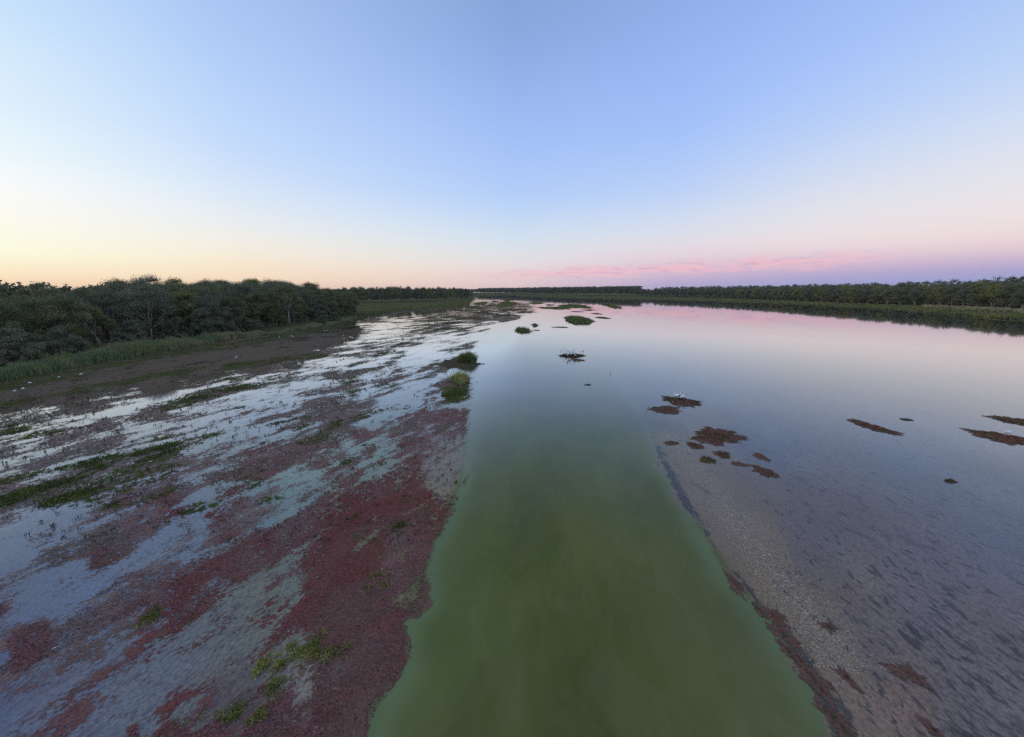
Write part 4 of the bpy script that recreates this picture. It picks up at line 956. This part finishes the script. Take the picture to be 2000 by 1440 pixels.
# ------------------------------------------------------------------ small leafy weeds standing in the left shallows
def sample_green(n, vlo, vhi, thr=.35, cut=-.1, fine_=False):
    """points spread evenly as seen, thinned by how green the patch is"""
    out = []; tot = 0
    while tot < n:
        u = rng.random(n * 6) * 1000; v = vlo + rng.random(n * 6) * (vhi - vlo)
        g_ = green_field(u, v) * (dist_line(u, v, BAND_G2) > 14) * (dist_line(u, v, BAND_G) > 22); keep_ = (rng.random(len(u)) < np.clip(g_ - thr, 0, 1) ** 1.8)
        w_ = np.array([(720 - v), u]).T[keep_]; uu = u[keep_]; vv = v[keep_]
        out.append(np.stack([uu, vv], -1)); tot += len(uu)
    p = np.concatenate(out)[:n]
    a = 720 - p[:, 1]; k = CAM_H / (FPX * sp - a * cp)
    w_ = np.stack([(p[:, 0] - 1000) * k, (FPX * cp + a * sp) * k], -1)
    if fine_: return w_[fbm(w_[:, 0], w_[:, 1], 888, .55, 2, 1.3, .3) > .45]
    return w_[fbm(w_[:, 0], w_[:, 1], 301, 2.0, 4, 2.6, .36) > cut]
def tufts(name, w_, per, h, wmin, wk, mat, lb):
    d = np.hypot(w_[:, 0], w_[:, 1]); m = len(w_) * per
    q = np.repeat(w_, per, 0) + rng.normal(size=(m, 2)) * np.repeat(.05 + d * .0011, per)[:, None]
    hv = np.repeat(h * (.5 + .9 * rng.random(len(w_))), per) * (.6 + .6 * rng.random(m)) * np.repeat(1 + d / 260, per)
    me = blades(np.concatenate([q, np.full((m, 1), .02)], 1), hv, np.repeat(wmin + d * wk, per), .75)
    return tag(link(name, me, mat), lb, 'water plants', kind='stuff')
tufts('leafy_weed', sample_green(2600, 745, 1110, .25), 6, .12, .05, .0012, M['weed'], 'dark green leafy weed standing out of the left shallows')
w_n = sample_green(1500, 1085, 1440, .03, -9, True)
tufts('yellow_weed', w_n, 7, .10, .024, .0006, M['weed_y'], 'yellow-green leafy sprigs growing through the red mat near the camera')
# single fronds lying and standing on the floating mats: their thickness and grain
n = 90000
u = rng.random(n) * 960 - 20; v = 760 + rng.random(n) ** .85 * 690
mv_ = wmap(MC, u, v); a = 720 - v; kq = CAM_H / (FPX * sp - a * cp)
w_n = np.stack([(u - 1000) * kq, (FPX * cp + a * sp) * kq], -1)
ai = probit(np.clip(mv_[:, 0] / 10, 0, 1)) + .86 * fbm(w_n[:, 0], w_n[:, 1], 91, 3.2, 4, 3.0, .36, .68) - 3 * (sdf_poly(u, v, CH_L + [(1100, 560), (2400, 560), (2400, 1800), (600, 1800)]) > -4)
kp = ai > .25; w_n = w_n[kp]; rd = mv_[kp, 1]; dd = np.hypot(w_n[:, 0], w_n[:, 1]); m = len(w_n)
pos = np.concatenate([w_n, .022 + .025 * rng.random((m, 1))], 1)
sz = (.020 + .0011 * dd) * (.5 + rng.random(m))
upn = np.repeat(np.array([[0, 0, 1.0]]), m, 0)
for nm, sel, mt, lb in (('red_fronds', (rd > .55) & (dd < 45), grass_mat('red fronds', (.24, .085, .075, 1), (.17, .075, .062, 1), .45, 1.2), 'curled dark red fronds covering the near floating mat'),
                        ('mauve_fronds', ~((rd > .55) & (dd < 45)), grass_mat('mauve fronds', (.22, .145, .125, 1), (.14, .10, .085, 1), .45, 1.2), 'mauve brown fronds scattered over the farther mats')):
    me = leaves(pos[sel], sz[sel] * 2, sz[sel] * .9, .0, nm, upn[sel])
    tag(link(nm, me, mt), lb, 'water weed', kind='stuff')
# thin dark stalks standing in the marsh
n = 1500
u = rng.random(n) * 900; v = 640 + rng.random(n) ** 1.2 * 420
mcv = wmap(MC, u, v)[:, 0]; kk = (mcv > 3.2) & (mcv < 9.3); u, v = u[kk], v[kk]
a = 720 - v; kq = CAM_H / (FPX * sp - a * cp)
w_n = np.stack([(u - 1000) * kq, (FPX * cp + a * sp) * kq], -1)
tufts('marsh_stalks', w_n, 5, .14, .03, .0009, M['dark_weed'], 'thin dark stalks poking out of the weed in the left marsh')
# short pale dead stems on the bar right of the channel
n = 5200
tline = np.array([(1310, 850), (1370, 930), (1430, 1010), (1490, 1090), (1560, 1180), (1610, 1250), (1700, 1380), (1760, 1460)], float)
s_ = rng.random(n) ** 1.3 * 5.5; i0 = np.minimum(s_.astype(int), 6); q = tline[i0] + (tline[i0 + 1] - tline[i0]) * (s_ - i0)[:, None]
q[:, 0] += rng.normal(size=n) * 26 * np.clip((q[:, 1] - 560) / 500, .4, 2)
a = 720 - q[:, 1]; kq = CAM_H / (FPX * sp - a * cp)
w_n = np.stack([(q[:, 0] - 1000) * kq, (FPX * cp + a * sp) * kq], -1)
az_ = .9 + rng.normal(size=n) * .7; ln_ = .03 + .09 * rng.random(n)
dx_ = np.stack([np.cos(az_), np.sin(az_), .15 * rng.random(n)], -1) * ln_[:, None]
nx_ = np.stack([-np.sin(az_), np.cos(az_), 0 * az_], -1) * .007
p0 = np.concatenate([w_n, np.full((n, 1), .008)], 1)
co = np.stack([p0 - nx_, p0 + nx_, p0 + dx_ + nx_ * .5, p0 + dx_ - nx_ * .5, p0 + np.array([0, 0, .016])], 1).reshape(-1, 3)
b = np.arange(n)[:, None] * 5
f = np.concatenate([b + np.array([[0, 1, 4]]), b + np.array([[1, 2, 4]]), b + np.array([[2, 3, 4]]), b + np.array([[3, 0, 4]])], 0)
tag(link('dead_stems', mesh_np('dead_stems', co, f, 3), M['stick']), 'pale dead stems strewn over the shallow bar right of the channel', 'dead stems', kind='stuff')

# ------------------------------------------------------------------ birds
def loft(path, radii, n=10, flat=1.0):
    co, f = tube(path, radii, n); co = np.array(co); return co, f
def bird(name, x, y, s, rz, pose, label, group, dark=False, z=0.0):
    o = empty(name, (x, y, z), rz); o.scale = (s, s, s); tag(o, label, 'bird', group)
    if pose not in BP:
        parts = {}
        if pose == 'egret':
            body = loft(pth((-.30, 0, .44), (-.22, 0, .46), (-.08, 0, .50), (.06, 0, .54), (.14, 0, .60), (.17, 0, .68), (.13, 0, .78), (.14, 0, .86), (.20, 0, .905), (.26, 0, .90)), [.015, .05, .095, .085, .055, .032, .026, .028, .038, .018])
            parts['beak'] = loft(pth((.25, 0, .90), (.38, 0, .885)), [.014, .003], 6)
            legs = [loft(pth((-.02, sgn * .04, .48), (.0, sgn * .04, .24), (-.02, sgn * .04, .0)), [.02, .009, .009], 6) for sgn in (-1, 1)]
        elif pose == 'pelican':
            body = loft(pth((-.62, 0, .38), (-.50, 0, .42), (-.25, 0, .50), (.05, 0, .54), (.22, 0, .56), (.30, 0, .68), (.26, 0, .84), (.27, 0, .98), (.36, 0, 1.05), (.45, 0, 1.02)), [.02, .11, .20, .20, .14, .07, .055, .055, .075, .03])
            parts['beak'] = loft(pth((.42, 0, 1.02), (.56, 0, .88), (.68, 0, .70)), [.035, .035, .008], 6)
            parts['wing'] = loft(pth((-.66, .0, .44), (-.40, .0, .56), (-.08, .0, .63)), [.03, .14, .08], 8)
            legs = [loft(pth((-.05, sgn * .09, .42), (-.05, sgn * .09, .0)), [.03, .022], 6) for sgn in (-1, 1)]
        else:   # resting low with the head tucked back
            body = loft(pth((-.50, 0, .12), (-.38, 0, .16), (-.15, 0, .19), (.12, 0, .20), (.30, 0, .20), (.36, 0, .28), (.28, 0, .35), (.18, 0, .36)), [.02, .09, .17, .18, .12, .07, .06, .03])
            parts['beak'] = loft(pth((.19, 0, .36), (.02, 0, .34)), [.02, .006], 6)
            legs = []
        bm_ = mesh_mixed('body', [body])
        bm_.polygons.foreach_set('use_smooth', np.ones(len(bm_.polygons), bool)); bm_.materials.append(M['white_bird'])
        bd = bm_.copy(); bd.materials.clear(); bd.materials.append(M['black'])
        d = {'body': bm_, 'body_dark': bd, 'legs': []}
        for kx, vv in parts.items():
            q = mesh_mixed(kx, [vv]); q.materials.append(M['beak' if kx == 'beak' else 'black']); d[kx] = q
        for lg in legs:
            q = mesh_mixed('leg', [lg]); q.materials.append(M['leg']); d['legs'].append(q)
        BP[pose] = d
    d = BP[pose]
    link('body', d['body_dark' if dark else 'body'], parent=o)
    for kx in ('beak', 'wing'):
        if kx in d: link(kx, d[kx], parent=o)
    for q in d['legs']: link('leg', q, parent=o)
    return o
BP = {}
flock = [(1095, 691), (1100, 690), (1105, 693), (1109, 691), (1111, 696), (1113, 697), (1116, 697), (1109, 698.5), (1123, 696.5), (1123, 699.5), (1108, 700), (1119, 694)]
for i, (u, v) in enumerate(flock):
    x, y = G(u, v + 1); bird('egret', x, y, 1.25 + .15 * (i % 3), i * 1.1, 'egret', 'white wading bird in the flock on the dark weed islet in mid lake', 'white birds on the mid lake islet', z=.1)
x, y = G(1131, 690); bird('egret', x, y, .8, 1, 'egret', 'white bird in the water behind the flock islet, left one of two', 'white birds behind the islet')
x, y = G(1135, 689); bird('egret', x, y, .8, 2, 'egret', 'white bird in the water behind the flock islet, right one of two', 'white birds behind the islet')
x, y = G(1139, 691); bird('dark_heron', x, y, .9, .4, 'egret', 'dark wading bird standing just right of the two white ones behind the islet', None, True)
x, y = G(1192, 727); bird('egret', x, y, .9, 2.2, 'egret', 'single white bird standing alone in open water right of the flock islet', None)
x, y = G(1321, 782); bird('pelican', x, y, 1.05, 2.6, 'pelican', 'white pelican with black wing, leftmost of the three on the weed islet', 'pelicans', z=.08)
x, y = G(1326, 781.5); bird('pelican', x, y, 1.0, .5, 'pelican', 'white pelican with black wing, middle one of the three on the weed islet', 'pelicans', z=.08)
x, y = G(1332, 783); bird('pelican', x, y, .95, .2, 'pelican', 'white pelican with black wing, rightmost of the three on the weed islet', 'pelicans', z=.08)
x, y = G(1314, 788); bird('small_wader', x, y, .35, .2, 'egret', 'tiny white wader at the near edge of the pelican islet', None)
x, y = G(1968, 849); bird('swan', x, y, 1.05, 3.3, 'rest', 'large white bird lying folded up on the brown weed bed at the right edge', None, z=.05)
for i, (u, v, lb) in enumerate([(29, 765, 'white bird on the dark water weed at far left, nearest to the photo edge'), (45, 760, 'white bird second from the left photo edge below the reeds'), (58, 749, 'white bird third from the left photo edge below the reeds'), (115, 738, 'white bird close under the reed belt left of the wide grey bush'), (159, 732, 'white bird close under the reeds below the leaning pale gum')]):
    x, y = G(u, v); bird('egret', x, y, .55, i * 1.7, 'rest', lb, 'white birds resting below the long reed belt')
for i, (u, v, lb) in enumerate([(462, 703, 'white egret standing alone in the dark shallows below the reed belt end'), (546, 662, 'white egret left of the pair under the pale Y forked gum'), (570, 660, 'white egret, left one of the close pair under the Y forked gum'), (573, 661, 'white egret, right one of the close pair under the Y forked gum'), (627, 650, 'white egret, leftmost of three near the corner of the left wood'), (634, 649, 'white egret, middle one of three near the corner of the left wood'), (639, 648, 'white egret, rightmost of three near the corner of the left wood')]):
    x, y = G(u, v); bird('egret', x, y, .95, i * 1.3 + .4, 'egret', lb, 'white egrets feeding along the left shore')
x, y = G(720, 622); bird('egret', x, y, .8, .3, 'rest', 'white bird on the green flat beyond the corner of the left wood', None)
x, y = G(787, 668); bird('dark_heron', x, y, 1.1, 1.0, 'egret', 'dark heron standing in the weed of the middle left marsh', None, True)
x, y = G(108, 1266)
me = mesh_mixed('white_feather', [tube(pth((-.11, 0, .012), (-.04, 0, .03), (.04, 0, .028), (.12, 0, .012)), [.004, .014, .014, .003], 6)]); o = link('white_feather', me, M['white_bird']); o.location = (x, y, 0); o.rotation_euler = (0, 0, .9)
tag(o, 'single white feather floating in the lower left shallows', 'feather')

# ------------------------------------------------------------------ evening air
hx, hy0, hy1, hz0, hz1 = 3700.0, -120.0, 3450.0, -2.6, 48.0
hv_ = [(-hx, hy0, hz0), (hx, hy0, hz0), (hx, hy1, hz0), (-hx, hy1, hz0), (-hx, hy0, hz1), (hx, hy0, hz1), (hx, hy1, hz1), (-hx, hy1, hz1)]
me = bpy.data.meshes.new('haze'); me.from_pydata(hv_, [], [(0, 3, 2, 1), (4, 5, 6, 7), (0, 1, 5, 4), (1, 2, 6, 5), (2, 3, 7, 6), (3, 0, 4, 7)])
hm = bpy.data.materials.new('haze'); hm.use_nodes = True; ht = hm.node_tree; ht.nodes.clear()
ho = ht.nodes.new('ShaderNodeOutputMaterial'); pv = ht.nodes.new('ShaderNodeVolumePrincipled')
pv.inputs['Color'].default_value = (.82, .88, 1.0, 1); pv.inputs['Density'].default_value = .00004
ht.links.new(pv.outputs[0], ho.inputs['Volume'])
tag(link('haze', me, hm), 'thin blue evening haze over the whole wetland', 'haze', kind='stuff')
# ------------------------------------------------------------------ render settings
SC.view_settings.view_transform = 'Standard'; SC.view_settings.look = 'None'
SC.view_settings.exposure = 0; SC.view_settings.gamma = 1
SC.cycles.max_bounces = 5; SC.cycles.diffuse_bounces = 2; SC.cycles.glossy_bounces = 3
SC.cycles.transparent_max_bounces = 12; SC.cycles.caustics_reflective = False; SC.cycles.caustics_refractive = False
SC.cycles.use_denoising = False
